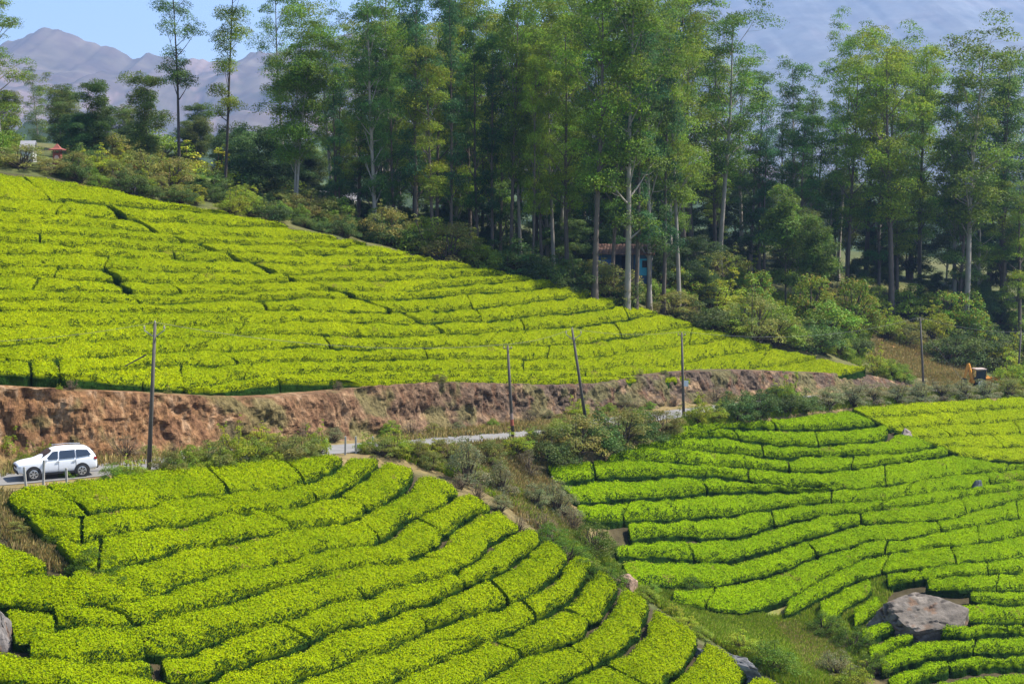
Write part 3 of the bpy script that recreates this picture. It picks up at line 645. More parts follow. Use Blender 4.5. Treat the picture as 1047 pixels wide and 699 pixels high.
def crown_leaves(cent, rad, per, leaf, base, aspect=.5, flat=.66, cvar=.4, tip=None):
    """clumps of leaves: each clump a hollow-ish tuft, fuller on top"""
    P, N, Cc = [], [], []
    for c, r in zip(cent, rad):
        n = max(6, int(per * (r ** 1.6))); v = RNG.normal(size=(n, 3)); v /= np.linalg.norm(v, axis=1)[:, None]
        v[:, 2] = np.where(v[:, 2] < -.35, -v[:, 2], v[:, 2])
        rr = r * RNG.uniform(.35, 1.0, n) ** .6 * (1 + .25 * noise(v * 2 + c, 1.0, 3))
        P.append(c + v * rr[:, None] * [1, 1, flat]); N.append(v + [0, 0, .5])
        k = 1 + cvar * RNG.uniform(-1, 1); cb = np.array(base) * [k * RNG.uniform(.85, 1.2), k, k * RNG.uniform(.8, 1.2)]
        cc = pal(cb, n, .3, .12)
        if tip is not None: m = RNG.random(n) < tip[1] * (v[:, 2] > .1); cc[m] = pal(tip[0], int(m.sum()), .25)
        Cc.append(cc)
    P = np.concatenate(P); N = np.concatenate(N); Cc = np.concatenate(Cc)
    return leaves(P, N, leaf, aspect, Cc, .8)
def tree_proto(key, seed, h, start, width, nl, clump, per, leaf, col, bark, bend=.02, top=.5, trunks=1, rise=(.45, 1.15), name='eucalyptus_tree', rbase=.0105, subs=3, tip=None, cvar=.42):
    """tapered trunk(s), limbs, branchlets; leaf tufts hang on the branch ends"""
    r = np.random.default_rng(seed); segs, cen, rad = [], [], []
    for k in range(trunks):
        a0 = r.uniform(0, 2 * PI); off = np.array([math.cos(a0), math.sin(a0), 0]) * (0 if trunks == 1 else .02 * h); lean = np.array([math.cos(a0), math.sin(a0)]) * (bend + (.05 if trunks > 1 else 0)) * h
        hh = h * (1 if k == 0 else r.uniform(.72, .95)); zz = np.linspace(0, 1, 16)
        wob = r.normal(size=(2, 3)) * .006 * h
        tp = np.stack([off[0] + lean[0] * zz ** 1.5 + sum(wob[0, q] * np.sin((q + 1) * PI * zz) / (q + 1) for q in range(3)), off[1] + lean[1] * zz ** 1.5 + sum(wob[1, q] * np.sin((q + 1) * PI * zz) / (q + 1) for q in range(3)), zz * hh - .5 * (zz == 0)], -1)
        rb = rbase * h * (1 if trunks == 1 else .75); segs.append((tp, rb * (1 - zz * .88) * (1 + .5 * np.exp(-zz * 40))))
        for q in range(nl):
            f = start + (1 - start) * ((q + r.uniform(0, .9)) / nl) * .97; p0 = np.array([np.interp(f, zz, tp[:, c]) for c in range(3)])
            if name == 'eucalyptus_tree' and r.random() < .16: continue
            rel = (f - start) / (1 - start); prof = (.5 + .55 * math.sin(PI * min(.95, .05 + .8 * rel))) if top > .4 else math.sin(PI * min(.98, .18 + .62 * rel + .15 * top)) ** .8
            ln = width * h * prof * r.uniform(.35, 1.3); az = q * 2.399 + r.uniform(-.5, .5); el = r.uniform(*rise)
            dv = np.array([math.cos(az) * math.cos(el), math.sin(az) * math.cos(el), math.sin(el)])
            s = np.linspace(0, 1, 6)[:, None]; lp = p0 + dv * ln * s + np.array([0, 0, .22 * ln]) * s ** 2 * (1 if rise[0] > 0 else -.6)
            lr = rb * (1 - f * .85) * .5; segs.append((lp, lr * (1 - .8 * s[:, 0])))
            tips = [lp[-1], lp[-1] * .45 + lp[-3] * .55]
            for b in range(subs):
                sb = r.uniform(.35, .9); q0 = np.array([np.interp(sb, s[:, 0], lp[:, c]) for c in range(3)]); dd = dv + r.normal(size=3) * .65; dd /= np.linalg.norm(dd); dd[2] = abs(dd[2]) * .8 + .1
                q1 = q0 + dd * ln * r.uniform(.3, .5); segs.append((np.stack([q0, .5 * (q0 + q1) + [0, 0, -.03 * ln], q1]), np.array([lr * .4, lr * .28, lr * .12]))); tips.append(q1)
            for tpt in tips:
                cen.append(tpt + r.normal(size=3) * .15 * clump); rad.append(clump * r.uniform(.5, 1.45) * (1 if rel < .85 else .85))
        cen.append(tp[-1]); rad.append(clump * .8)
    V, F = tubes(segs); tm = mesh_np('trunk', V, F, bark, smooth_sh=True)
    V, F, Cc = crown_leaves(np.array(cen), rad, per, leaf, col, tip=tip, cvar=cvar); cm = mesh_np('crown', V, F, M_LEAF, cols=Cc)
    PROTO[key] = dict(h=h + clump * .5, parts=[('trunk', tm), ('crown', cm)], name=name, cat='tree')
def shrub_proto(key, seed, h, w, n, clump, per, leaf, col, tip=None, upright=0.0, name='shrub', aspect=.5):
    r = np.random.default_rng(seed); cen, rad, segs = [], [], []
    for q in range(n):
        az = r.uniform(0, 2 * PI); rr = w * .5 * math.sqrt(r.random()); z = h * (r.uniform(.04, .95) * (1 - .55 * (rr / (w * .5)) ** 2))
        c = np.array([rr * math.cos(az), rr * math.sin(az), z]); cen.append(c); rad.append(clump * r.uniform(.6, 1.3))
        b0 = np.array([r.normal() * .06 * w, r.normal() * .06 * w, -.25]); segs.append((np.stack([b0, b0 * .5 + c * .5 + [0, 0, .1 * h], c]), np.array([.02, .014, .006]) * h))
    for q in range(int(upright)):   # whips standing out of the bush
        c = np.array([r.normal() * .25 * w, r.normal() * .25 * w, h * r.uniform(1.0, 1.3)])
        for k in range(7): cen.append(c * [.8 + .03 * k, .8 + .03 * k, .55 + .07 * k] + r.normal(size=3) * .10); rad.append(clump * r.uniform(.2, .42))
        segs.append((np.stack([c * [.3, .3, 0], c * [.8, .8, .6], c]), np.array([.012, .01, .004]) * h))
    V, F = tubes(segs, 5); tm = mesh_np('stems', V, F, M_STEM, smooth_sh=True)
    V, F, Cc = crown_leaves(np.array(cen), rad, per, leaf, col, aspect=aspect, flat=.75, cvar=.22, tip=tip); cm = mesh_np('foliage', V, F, M_SHRUB, cols=Cc)
    PROTO[key] = dict(h=h, w=w, parts=[('stems', tm), ('foliage', cm)], name=name, cat='shrub')
def plant(key, p, height, label, group=None, rz=None, cat=None, wid=1.0, tilt=None):
    pr = PROTO[key]; s = height / pr['h']; o = empty(pr['name'], p, RNG.uniform(0, 2 * PI) if rz is None else rz); o.scale = (s * wid, s * wid, s)
    if tilt: o.rotation_euler = (tilt[0], tilt[1], o.rotation_euler.z)
    for nm, me in pr['parts']: link(nm, me, o)
    return tag(o, label, cat or pr['cat'], group)
G1, G2, G3, G4 = (.14, .24, .022), (.19, .28, .020), (.095, .19, .034), (.055, .13, .040)
for k in range(7):
    tree_proto(f'gum{k}', 40 + k, 31, (.22, .30, .16, .34, .2, .14, .26)[k], (.115, .11, .125, .14, .10, .11, .13)[k], (33, 30, 38, 28, 34, 38, 31)[k], (1.3, 1.35, 1.15, 1.45, 1.25, 1.15, 1.3)[k], 95, .23,
               (G1, G2, G3, G1, G4, G3, G2)[k], (M_BARK_PALE, M_BARK_DARK, M_BARK_DARK, M_BARK_PALE, M_BARK_DARK, M_BARK_PALE, M_BARK_DARK)[k], bend=(.02, .04, .03, .05, .015, .03, .04)[k], top=.6)
tree_proto('tallgum0', 61, 34, .40, .15, 21, 1.5, 95, .24, G3, M_BARK_BLACK, bend=.02, subs=3, rbase=.0095)
tree_proto('tallgum1', 62, 34, .34, .15, 24, 1.5, 95, .24, G2, M_BARK_BLACK, bend=.06, subs=3, rbase=.0085)
tree_proto('leafygum', 63, 26, .30, .17, 20, 1.7, 100, .25, (.14, .20, .018), M_BARK_PALE, bend=.03, trunks=3, subs=3)
tree_proto('roundtree0', 64, 13, .2, .24, 22, 1.25, 170, .21, (.085, .135, .025), M_BARK_DARK, subs=3, name='broadleaf_tree', top=.2)
tree_proto('roundtree1', 65, 12, .15, .26, 22, 1.25, 170, .21, (.12, .16, .03), M_BARK_PALE, subs=3, name='broadleaf_tree', top=.1)
tree_proto('darktree', 66, 11, .08, .3, 26, 1.35, 170, .22, (.06, .115, .03), M_BARK_DARK, subs=3, name='broadleaf_tree', rise=(-.1, .5), top=.0)
tree_proto('youngtree', 67, 9, .22, .28, 18, 1.0, 220, .19, (.12, .19, .022), M_BARK_DARK, subs=3, name='broadleaf_tree', top=.3)
for k_, sd_, w_, n_, c_, per_, lf_, cl_, kw in (
 ('s_green', 71, 3.6, 46, .62, 190, .20, (.18, .27, .022), {}), ('s_dark', 72, 3.8, 46, .65, 190, .20, (.085, .14, .028), {}), ('s_olive', 73, 3.8, 46, .6, 190, .18, (.22, .24, .05), dict(upright=1)),
 ('s_lime', 74, 3.2, 40, .55, 190, .18, (.28, .34, .02), dict(upright=3)), ('s_grey', 75, 3.6, 46, .55, 200, .16, (.22, .235, .10), dict(upright=1)), ('s_red', 76, 3.0, 44, .6, 190, .20, (.19, .29, .02), dict(tip=((.34, .24, .03), .22))),
 ('s_flame', 77, 2.6, 34, .55, 190, .18, (.14, .15, .025), dict(tip=((.45, .13, .04), .5))), ('s_yellow', 78, 3.2, 34, .55, 190, .18, (.12, .17, .025), dict(tip=((.6, .45, .02), .4))), ('s_dry', 79, 3.6, 44, .5, 150, .16, (.26, .21, .11), dict(upright=7, aspect=.25)),
 ('tea', 80, 4.4, 56, .6, 190, .17, (.09, .16, .010), {})):
    shrub_proto(k_, sd_, 3, w_, n_, c_, per_ * 1.9, lf_ * .72, cl_, name='tea_bush' if k_ == 'tea' else 'shrub', **kw)

def ground_at(px, Y):
    p = at(px, 300, Y); return np.array([p[0], Y, float(ground(p[0], Y))])
def need_h(p, py_top):
    """height of a plant standing at p whose tip reaches the photo height py_top"""
    return max(.4, float(at(CX, py_top, p[1])[2] - p[2]))
NUMW = ORD
# ---- grove: landmark trees (key, photo x, distance, top photo y, label)
LAND = [
 ('gum0', 6, 163, -25, 'big leafy gum cut by the left edge of the picture', 1.35),
 ('gum3', 46, 330, 76, 'hazy far gum in front of the left mountain', 1.2),
 ('roundtree1', 12, 215, 98, 'olive broadleaf tree behind the white cabin', 1.3),
 ('roundtree0', 104, 178, 89, 'pointed green tree on the crest right of the red shrine', 1.0),
 ('darktree', 78, 182, 116, 'dark low tree beside the red shrine', 1.0),
 ('roundtree1', 66, 200, 106, 'pale green tree behind the dark tree by the red shrine', 1.2),
 ('roundtree0', 154, 176, 82, 'olive round crowned tree left of the two tallest gums', .9),
 ('darktree', 135, 186, 128, 'dark bushy tree between the round crowned trees on the crest', 1.2),
 ('tallgum0', 187, 172, -28, 'very tall dark gum with bare straight trunk, left of the thin pair', 1.0),
 ('tallgum1', 231, 174, -30, 'very tall thin gum with curved dark trunk, right of the pair', 1.0),
 ('darktree', 243, 196, 130, 'small dark tree behind the foot of the curved tall gum', .9),
 ('roundtree0', 205, 230, 110, 'hazy green tree seen between the two tallest gums', 1.1),
 ('leafygum', 300, 170, 22, 'bright leafy gum with three bare pale trunks on the crest', 1.0),
 ('darktree', 268, 186, 128, 'black green bushy tree behind the three trunked gum', 1.2),
 ('gum3', 292, 240, -30, 'tall gum rising behind the three trunked gum', .8),
 ('gum4', 345, 180, 60, 'slim gum just right of the three trunked gum', .8),
 ('gum5', 384, 172, -20, 'gum with pale thin trunk at the left front of the grove', .9),
 ('gum2', 405, 178, 62, 'gum with two tone leaning trunk, left front of grove', .9),
 ('gum6', 445, 172, 50, 'broad pale crowned gum on the grove front edge', 1.1),
 ('gum1', 608, 168, -25, 'gum with pale bare trunk nearest to the blue hut on its left', 1.0),
 ('gum0', 641, 170, -30, 'gum with reddish trunk standing right before the blue hut', 1.0),
 ('gum4', 650, 171, -10, 'thin gum with grey trunk before the teal end of the hut', .8),
 ('gum6', 700, 215, -8, 'massive gum whose crown ends the high part of the grove', 1.25),
 ('gum3', 735, 218, 14, 'gum on the right shoulder of the high grove', 1.1),
 ('gum2', 775, 225, 78, 'gum in the notch where the grove gets lower', 1.0),
 ('gum5', 812, 228, 66, 'gum left of the thin domed crown', 1.0),
 ('gum3', 856, 240, 36, 'thin domed gum sticking out above its neighbours', .8),
 ('gum1', 912, 222, 42, 'gum with the thick pale trunk standing clear at the right', 1.15),
 ('gum6', 884, 232, 55, 'broad gum just left of the thick pale trunk', 1.1),
 ('gum3', 988, 224, 44, 'wide umbrella crowned gum with paired pale trunks at the right', 1.25),
 ('gum0', 940, 236, 62, 'slim gum filling the gap before the umbrella crowned gum', .9),
 ('gum2', 1026, 232, 62, 'dark gum second from the right picture edge', 1.0),
 ('gum5', 1056, 236, 76, 'gum cut by the right edge of the picture', 1.1),
 ('youngtree', 804, 208, 206, 'round bright young tree in front of the dark trunks', 1.0),
 ('youngtree', 838, 206, 236, 'small twin young tree right of the round bright one', .8),
 ('roundtree1', 815, 214, 222, 'low spreading young tree behind the bright one', .9),
]
for key, px, Y, top, lab, wid in LAND:
    p = ground_at(px, Y); plant(key, p, need_h(p, top), lab, 'trees of the grove', wid=wid)
# ---- grove fill, three ranks deep
rf = random.Random(3)
xs_f = [425, 462, 490, 503, 522, 533, 544, 555, 566, 581, 625, 664, 678, 695]; lab_f = 'front rank of the grove'
for i, x in enumerate(xs_f):
    Y = 170 + (x - 400) * .02 + rf.uniform(0, 9); p = ground_at(x, Y)
    where = f'{ORD[9 - i]} trunk left of the blue hut' if i <= 9 else f'{ORD[i - 10]} trunk right of the hut posts'
    plant('gum%d' % rf.randrange(7), p, need_h(p, rf.uniform(-35, 60)), f'slender gum in the front rank of the grove, {where}', 'trees of the grove', wid=rf.uniform(.65, .95))
def rank(n, x0, x1, Yb, topf, word, wid=(.8, 1.1)):
    xs = sorted(x0 + (x1 - x0) * (k + rf.uniform(.1, .9)) / n for k in range(n))
    for i, x in enumerate(xs):
        Y = Yb(x) + rf.uniform(-6, 6); p = ground_at(x, Y)
        w = f'{ORD[i]} from left' if i < n / 2 else f'{ORD[n - 1 - i]} from right'
        plant('gum%d' % rf.randrange(7), p, need_h(p, topf(x) + rf.uniform(-15, 40)), f'gum in the {word} rank of the grove, {w}', 'trees of the grove', wid=rf.uniform(*wid))
topf = lambda x: float(np.interp(x, [320, 360, 420, 680, 740, 780, 830, 900, 960, 1047], [50, -10, -25, -15, 30, 90, 80, 60, 62, 85]))
rank(22, 335, 700, lambda x: 184 + (x - 335) * .03, lambda x: topf(x) + 45, 'second')
rank(25, 330, 1150, lambda x: 205 + (x - 335) * .045, topf, 'third', (.9, 1.2))
rank(24, 345, 1150, lambda x: 232 + (x - 335) * .03, lambda x: topf(x) + 12, 'fourth', (1, 1.25))
rank(9, 720, 1060, lambda x: 232, lambda x: 150, 'half grown', (1.2, 1.6))
rank(10, 380, 700, lambda x: 196, lambda x: 130, 'half grown middle', (1.2, 1.6))
# understory
def under(n, x0, x1, Yf_, keys, hlo, hhi, word, group):
    for i in range(n):
        x = x0 + (x1 - x0) * (i + rf.uniform(.1, .9)) / n; p = ground_at(x, Yf_(x) + rf.uniform(-4, 4))
        if 4 < x < 76 and p[1] < 190: continue
        w = f'{ORD[i]} from left' if i < n / 2 else f'{ORD[n - 1 - i]} from right'
        plant(rf.choice(keys), p, rf.uniform(hlo, hhi), f'{word}, {w}', group, wid=rf.uniform(.9, 1.4))
under(26, 325, 640, lambda x: 170 + (x - 335) * .01, ['s_dark', 's_green', 's_dark', 's_olive'], 2.2, 4.4, 'shrub at the foot of the grove trunks', 'shrubs under the grove')
under(22, 330, 730, lambda x: 192, ['darktree', 'roundtree0', 'darktree'], 5, 9, 'low dark tree in the shade of the grove', 'low trees under the grove')
under(20, 700, 1150, lambda x: 226 + (x > 850) * 4, ['darktree', 's_dark', 'darktree', 'roundtree0'], 4, 8, 'low dark tree behind the shrubby slope', 'low trees under the grove')
CREST = lambda x: float(np.interp(x, [-30, 0, 107, 200, 301, 412], [140, 141, 146, 150, 154, 159]))
under(30, -30, 365, lambda x: CREST(x) + 6, ['s_green', 's_lime', 's_olive', 's_dark'], 1.3, 2.6, 'shrub along the left crest of the tea slope', 'shrubs along the left crest')
under(24, -30, 350, lambda x: CREST(x) + 13, ['s_green', 's_lime', 's_olive', 's_dark'], 2, 3.4, 'shrub of the second line on the left crest', 'shrubs along the left crest')
under(20, -30, 345, lambda x: 174 + x * .05, ['s_olive', 'darktree', 's_lime', 'roundtree1', 's_green'], 3, 6, 'bush behind the left crest of the tea slope', 'bushes behind the left crest')

under(24, 330, 1150, lambda x: 258, ['darktree', 'roundtree0', 'roundtree1'], 11, 16, 'tree in the shade at the back of the grove', 'trees at the back of the grove')
under(14, 60, 340, lambda x: 215, ['darktree', 'roundtree1', 's_green'], 4, 8, 'tree far behind the left crest', 'trees far behind the left crest')
# ---- shrubs placed one by one: key, x, base y, height px, width factor, label
SH = [
 ('s_flame',133,186,20,1,'flame orange tipped shrub left of the olive tree'),('s_yellow',203,204,16,1,'shrub with yellow blossom under the banana plant'),('s_lime',150,196,22,1,'yellow green shrub under the olive round tree'),
 ('s_dark',80,186,26,1.1,'dark shrub under the red shrine'),('s_dark',150,204,20,1.3,'dark bushy shrub right of the grey crest rock'),('s_olive',180,207,18,1.4,'grey olive shrub at the foot of the tall straight gum'),
 ('s_green',250,218,28,1.2,'green shrub at the foot of the curved tall gum'),('s_lime',487,274,34,1,'bright shrub glowing among the grove trunks'),('s_olive',20,172,24,1.8,'tawny scrub under the white cabin'),('s_olive',55,178,16,1.8,'tawny scrub below the red shrine'),
 # slope right of the tea
 ('s_olive',640,308,22,1.5,'olive shrub under the teal end of the hut'),('s_green',668,312,26,1.2,'green shrub on the tea edge below the hut'),('s_red',700,312,40,1.1,'reddish crowned shrub right of the blue hut'),('s_lime',730,318,44,1.2,'yellowish shrub in the middle of the scrub slope'),
 ('s_olive',690,326,30,1.5,'olive shrub hugging the tea edge right of the hut'),('s_dark',720,338,36,1.5,'dark shrub hugging the tea edge'),('s_lime',745,345,34,1.4,'lime shrub hugging the tea edge'),('s_olive',768,350,48,1.1,'grey olive shrub above the tea corner'),
 ('s_red',775,322,46,1.0,'tall tipped shrub left of the bright young tree'),('s_green',790,352,40,1.3,'green shrub below the young tree'),('s_red',828,340,62,.95,'large bright green bush with reddish top, centre of the scrub'),('s_green',850,352,44,1.2,'green bush right of the large reddish topped bush'),
 ('s_red',872,340,58,.9,'second tall reddish topped bush toward the right'),('s_dark',826,358,36,1.5,'dark shrub low beside the tea corner'),('s_olive',806,354,26,1.5,'grey olive shrub on the tea corner edge'),('s_dark',872,362,26,1.2,'dark shrub above the tip of the tea slope'),
 ('s_green',858,364,18,1.4,'green shrub at the tip of the tea slope'),('s_lime',898,384,28,1,'sparse lime shrub at the tip of the tea slope'),('s_green',912,390,22,1.1,'leafy shrub just past the end of the far tea'),('s_green',919,392,20,1.2,'leafy shrub at the foot of the bare scrub pole'),
 ('s_lime',905,346,30,1.2,'lime shrub above the red soil scar'),('s_olive',925,352,26,1.2,'olive shrub left of the red soil scar'),('s_lime',950,345,32,1.2,'lime shrub right of the red soil scar'),('s_red',965,340,44,1,'reddish tipped bush above the pole'),('s_red',990,348,52,1,'big reddish tipped bush above the digger'),
 ('s_dark',972,372,40,1.3,'dark bush left above the digger'),('s_dark',998,372,46,1.2,'dark bush right above the digger'),('s_lime',1020,380,40,1,'lime shrub right of the digger'),('s_lime',1036,398,36,1,'lime shrub by the rightmost pole'),('s_green',1050,380,48,1.1,'green bush cut by the right edge below the grove'),
 ('s_green',880,318,34,1.4,'green shrub in shade at the head of the slope'),('s_lime',760,300,34,1.3,'pale shrub at the foot of the grove, mid slope'),('s_green',930,325,34,1.4,'green shrub below the thick pale trunk'),('s_green',1015,335,36,1.4,'green shrub at the head of the slope near the right edge'),('s_olive',740,290,34,1.3,'olive shrub in the gap under the grove'),
 ('s_lime',675,290,30,1.2,'lime shrub right behind the hut steps'),('s_green',655,298,24,1.2,'green shrub beside the hut wall'),('s_olive',850,322,30,1.4,'olive shrub between the two reddish topped bushes'),
 # roadside
 ('s_lime',4,472,34,.9,'green shrub on the bank left of the white car'),('s_lime',26,482,26,.6,'spindly lime sapling before the car front'),('s_lime',50,476,24,.55,'spindly lime sapling before the windscreen'),('s_green',70,488,12,1.4,'low weeds before the car door'),
 ('s_green',112,482,22,1.2,'green shrub behind the car tail'),('s_lime',128,480,24,1.1,'lime shrub left of the tall near pole'),('s_olive',168,474,26,1.2,'olive shrub right of the tall near pole'),('s_green',190,471,28,1.1,'green shrub along the road edge, near pole side'),('s_olive',212,469,30,1.1,'olive shrub mid way along the near road edge'),
 ('s_lime',238,468,44,.8,'tall lime shrub over the road edge'),('s_green',258,467,28,1.1,'green shrub right of the tall lime one'),('s_olive',282,466,28,1.3,'olive shrub before the bank with tufts'),('s_olive',308,465,26,1.2,'olive shrub left of the white fence posts'),('s_lime',322,464,34,.7,'lime shrub touching the first fence post'),
 ('s_lime',372,463,18,1.1,'lime weeds between the fence posts'),('s_lime',404,474,30,1,'lime shrub right of the fence posts'),('s_olive',425,470,20,1.2,'olive shrub on the gully head'),('s_grey',478,496,48,.8,'grey green bush hanging in the gully'),('s_olive',456,474,26,1,'olive bush on the gully lip'),('s_olive',500,480,32,.9,'olive bush under the open road'),
 ('s_grey',512,506,34,.9,'grey scrub bush midway down the gully'),('s_lime',528,462,22,1.5,'yellow green verge shrub beside the open road'),('s_dry',540,486,26,1.1,'dry brown bush on the gully side'),('s_grey',548,522,28,1,'pale grey bush low in the gully'),('s_grey',570,528,36,1.1,'silvery dry bush beside the right field corner'),('s_dry',585,545,24,1.1,'tan bush at the gully floor'),
 ('s_dark',562,474,38,1.3,'dark shrub at the left end of the roadside thicket'),('s_olive',588,466,40,1.3,'olive shrub, second in the roadside thicket'),('s_dark',612,462,44,1.2,'dark shrub, third in the roadside thicket'),('s_olive',634,456,38,1.3,'olive shrub, fourth in the roadside thicket'),('s_dark',656,450,32,1.3,'dark shrub, fifth in the roadside thicket'),('s_olive',680,444,26,1.3,'olive shrub at the right end of the roadside thicket'),
 ('s_lime',590,428,22,1,'lime shrub at the leaning pole'),('s_lime',712,433,28,.9,'lime shrub right of the plated pole'),('s_lime',730,430,18,1.4,'low lime shrub before the earth bank'),('s_dark',752,427,30,1.2,'dark shrub under the end of the bank'),('s_dark',774,425,30,1.2,'dark shrub on the roadside, second past the bank'),('s_lime',806,421,40,.5,'lime sapling above the roadside shrubs'),
 ('s_dark',800,421,28,1.3,'dark shrub on the roadside, third past the bank'),('s_dark',822,419,24,1.3,'dark shrub on the roadside, fourth past the bank'),('s_grey',846,417,22,1.5,'grey green shrub before the reddish mound'),('s_grey',870,414,22,1.5,'grey green shrub on the field corner'),('s_grey',893,412,20,1.6,'grey green shrub below the far tea tip'),('s_grey',917,411,19,1.6,'grey green shrub left of the scrub pole'),
 ('s_grey',940,410,20,1.6,'grey green shrub at the foot of the scrub pole'),('s_grey',963,409,19,1.6,'grey green shrub right of the scrub pole'),('s_grey',985,408,18,1.6,'grey green shrub before the digger arm'),('s_grey',1007,407,18,1.6,'grey green shrub before the digger cab'),('s_olive',1030,406,20,1.5,'olive shrub right of the digger'),('s_lime',1052,405,24,1.2,'lime shrub at the right edge of the roadside'),
 ('tea',604,568,40,1.0,'dark unclipped tea bush at the left foot of the right field'),('tea',618,602,30,1.1,'tea bush on the gully floor beside the brown rock'),('tea',560,556,22,1.4,'stray tea bush right of the near spur'),('tea',580,572,24,1.4,'second stray tea bush right of the near spur'),('tea',596,590,22,1.3,'third stray tea bush right of the near spur'),('tea',705,604,18,1.4,'small tea bush below the right field front'),
 ('tea',60,556,20,1.3,'dark tea bush hanging over the pit'),('tea',92,588,28,1.3,'dark tea bush below the pit'),('tea',112,606,26,1.2,'dark tea bush right of the hedges below the pit'),
 ('s_dry',470,500,16,1.3,'low dry tuft on the bare gully slope'),('s_dry',530,545,18,1.4,'dry tuft beside the upper edge of the near spur'),('s_lime',612,590,18,1.5,'weedy green bush by the brown rock'),('s_green',660,612,14,1.6,'low green bush at the edge of the near spur'),('s_lime',700,640,14,1.8,'low lime weeds on the edge of the near spur'),
 ('s_lime',140,478,20,1.2,'lime weeds at the foot of the tall near pole'),('s_green',176,473,20,1.5,'green weeds behind the first grey post'),('s_lime',203,470,24,1.2,'lime shrub between the grey posts'),('s_green',224,469,20,1.5,'green weeds before the two close posts'),('s_lime',270,467,22,1.4,'lime weeds along the road past the close posts'),('s_olive',296,466,20,1.5,'olive weeds before the lone post'),('s_olive',390,468,20,1.5,'olive weeds hiding the road right of the posts'),('s_lime',412,464,16,1.6,'lime weeds on the verge before the open road'),
 ('s_lime',436,466,18,1.5,'lime weeds at the start of the open road'),('s_olive',552,450,16,1.6,'olive weeds at the end of the open road'),('s_green',575,446,18,1.6,'green weeds hiding the road past its open part'),('s_olive',640,436,16,1.6,'olive weeds between leaning pole and thicket'),('s_green',655,432,16,1.6,'green weeds at the verge before the plated pole'),
 ('s_lime',842,362,14,1.6,'low lime weeds on the thin edge of the far tea'),('s_green',664,606,12,1.8,'low weeds where the spur meets the gully grass'),('s_lime',688,628,12,1.8,'low lime weeds on the spur flank'),('s_green',716,652,12,1.8,'low green weeds on the spur flank above the long rock'),('s_lime',640,588,13,1.6,'lime weeds just left of the brown rock'),
 ('s_olive',440,480,18,1.3,'olive bush at the upper corner of the near spur'),('s_dry',488,512,18,1.3,'dry bush on the bare earth above the near spur'),('s_grey',510,524,18,1.3,'pale bush on the bare earth above the near spur'),('s_dry',556,545,20,1.4,'dry bush in the gully right of the near spur'),('tea',846,650,26,1.2,'dark tea bush on the slope left of the boulder'),('tea',872,664,26,1.2,'dark tea bush left of the hedges under the boulder'),('tea',890,690,26,1.1,'dark tea bush at the lower gully edge of the right field'),('s_olive',20,548,14,1.6,'scrubby bush on the soil above the pit'),
 ('s_green',790,688,34,1.2,'grassy green bush in the gully bottom'),('s_lime',760,668,26,1.4,'lime bush on the gully bank'),('s_grey',855,694,30,1.2,'pale bush at the gully end'),('s_lime',870,705,30,1.2,'lime bush at the gully end'),('s_green',818,694,14,1.2,'small dark tuft bush in the gully'),
]
for key, px, py, hp, wid, lab in SH:
    ymin = float(np.interp(px, [0, 350, 560, 700, 1047], [88, 100, 100, 100, 100]))
    if py >= 500: ymin = 0
    elif 440 < py and px < 420: ymin = float(np.interp(px, [-20, 60, 155, 330, 420], [86, 90, 95, 106, 112]))
    p = hit(px, py, ymin)
    if 100 < px < 345 and 460 < py < 485: p = ground_at(px, float(np.interp(px, ROADP[:, 0], ROADP[:, 2])) - 4.3)
    if p is None: p = ground_at(px, 178)
    plant(key, p, hp / pxm(p[1]), lab, 'shrubs of the valley', wid=wid * .95)

rb = random.Random(9)
for i in range(44):
    u_ = (i + rb.random()) / 44; k = int(np.argmin(np.abs(bk[:, 0] - (-30 + u_ * 62)))); lowd = rb.random() < .72; d_ = rb.uniform(3.0, 4.2) if lowd else rb.uniform(5.7, 6.4)
    q = bk[k, :2] + bk[k, 3:5] * d_; z = bk[k, 2] + .05 if lowd else float(ztop[k]) - .1
    plant(rb.choice(['s_olive', 's_lime', 's_green', 's_dry', 's_grey']), (q[0], q[1], z), rb.uniform(.5, 1.5) if lowd else rb.uniform(.3, .8), f"{'small weed bush growing at the foot' if lowd else 'small tuft hanging on the rim'} of the red bank, {ORD[i // 2] if i < 46 else ''} {'one' if i % 2 else 'pair'} from left", 'weeds on the earth bank', wid=rb.uniform(.9, 1.5))
# banana plant
def banana(p, h):
    o = empty('banana_plant', p); st = MB()
    st.tube([(0, 0, -.3), (.05, 0, h * .25), (.08, 0, h * .5)], [.16, .13, .09]); st.build('stem', flat_mat('banana_stem', (.16, .2, .06), .7), o)
    V, F, Cc, b = [], [], [], 0
    for k in range(11):
        az = k * 2.4; el = .5 + .45 * ((k * 7) % 10) / 10; ln = h * RNG.uniform(.5, .7); n = 8; s = np.linspace(0, 1, n)
        d = np.array([math.cos(az), math.sin(az)]); r = ln * (np.sin(s * 1.5) * math.cos(el)); z = h * .42 + ln * (s * math.sin(el) * 1.2 - .5 * s ** 2.5)
        w = .34 * np.sin(PI * np.clip(s * .92 + .06, 0, 1)) ** .6; c = np.stack([d[0] * r, d[1] * r, z], -1); sd = np.array([-d[1], d[0], 0])
        V.append(np.concatenate([c - sd * w[:, None] - [0, 0, .06], c, c + sd * w[:, None] - [0, 0, .06]])); i = np.arange(n)
        for q in (0, n): F.append(np.stack([b + q + i[:-1], b + q + n + i[:-1], b + q + n + i[1:], b + q + i[1:]], -1))
        Cc.append(np.repeat(pal((.13, .21, .03), 1, .15), 3 * n, 0)); b += 3 * n
    link('leaves', mesh_np('leaves', np.concatenate(V), np.concatenate(F), M_SHRUB, cols=np.concatenate(Cc), smooth_sh=True), o)
    return tag(o, 'banana plant with broad arching leaves between the two tallest gums', 'banana plant')
pb = ground_at(211, 164); banana(pb, 3.6)

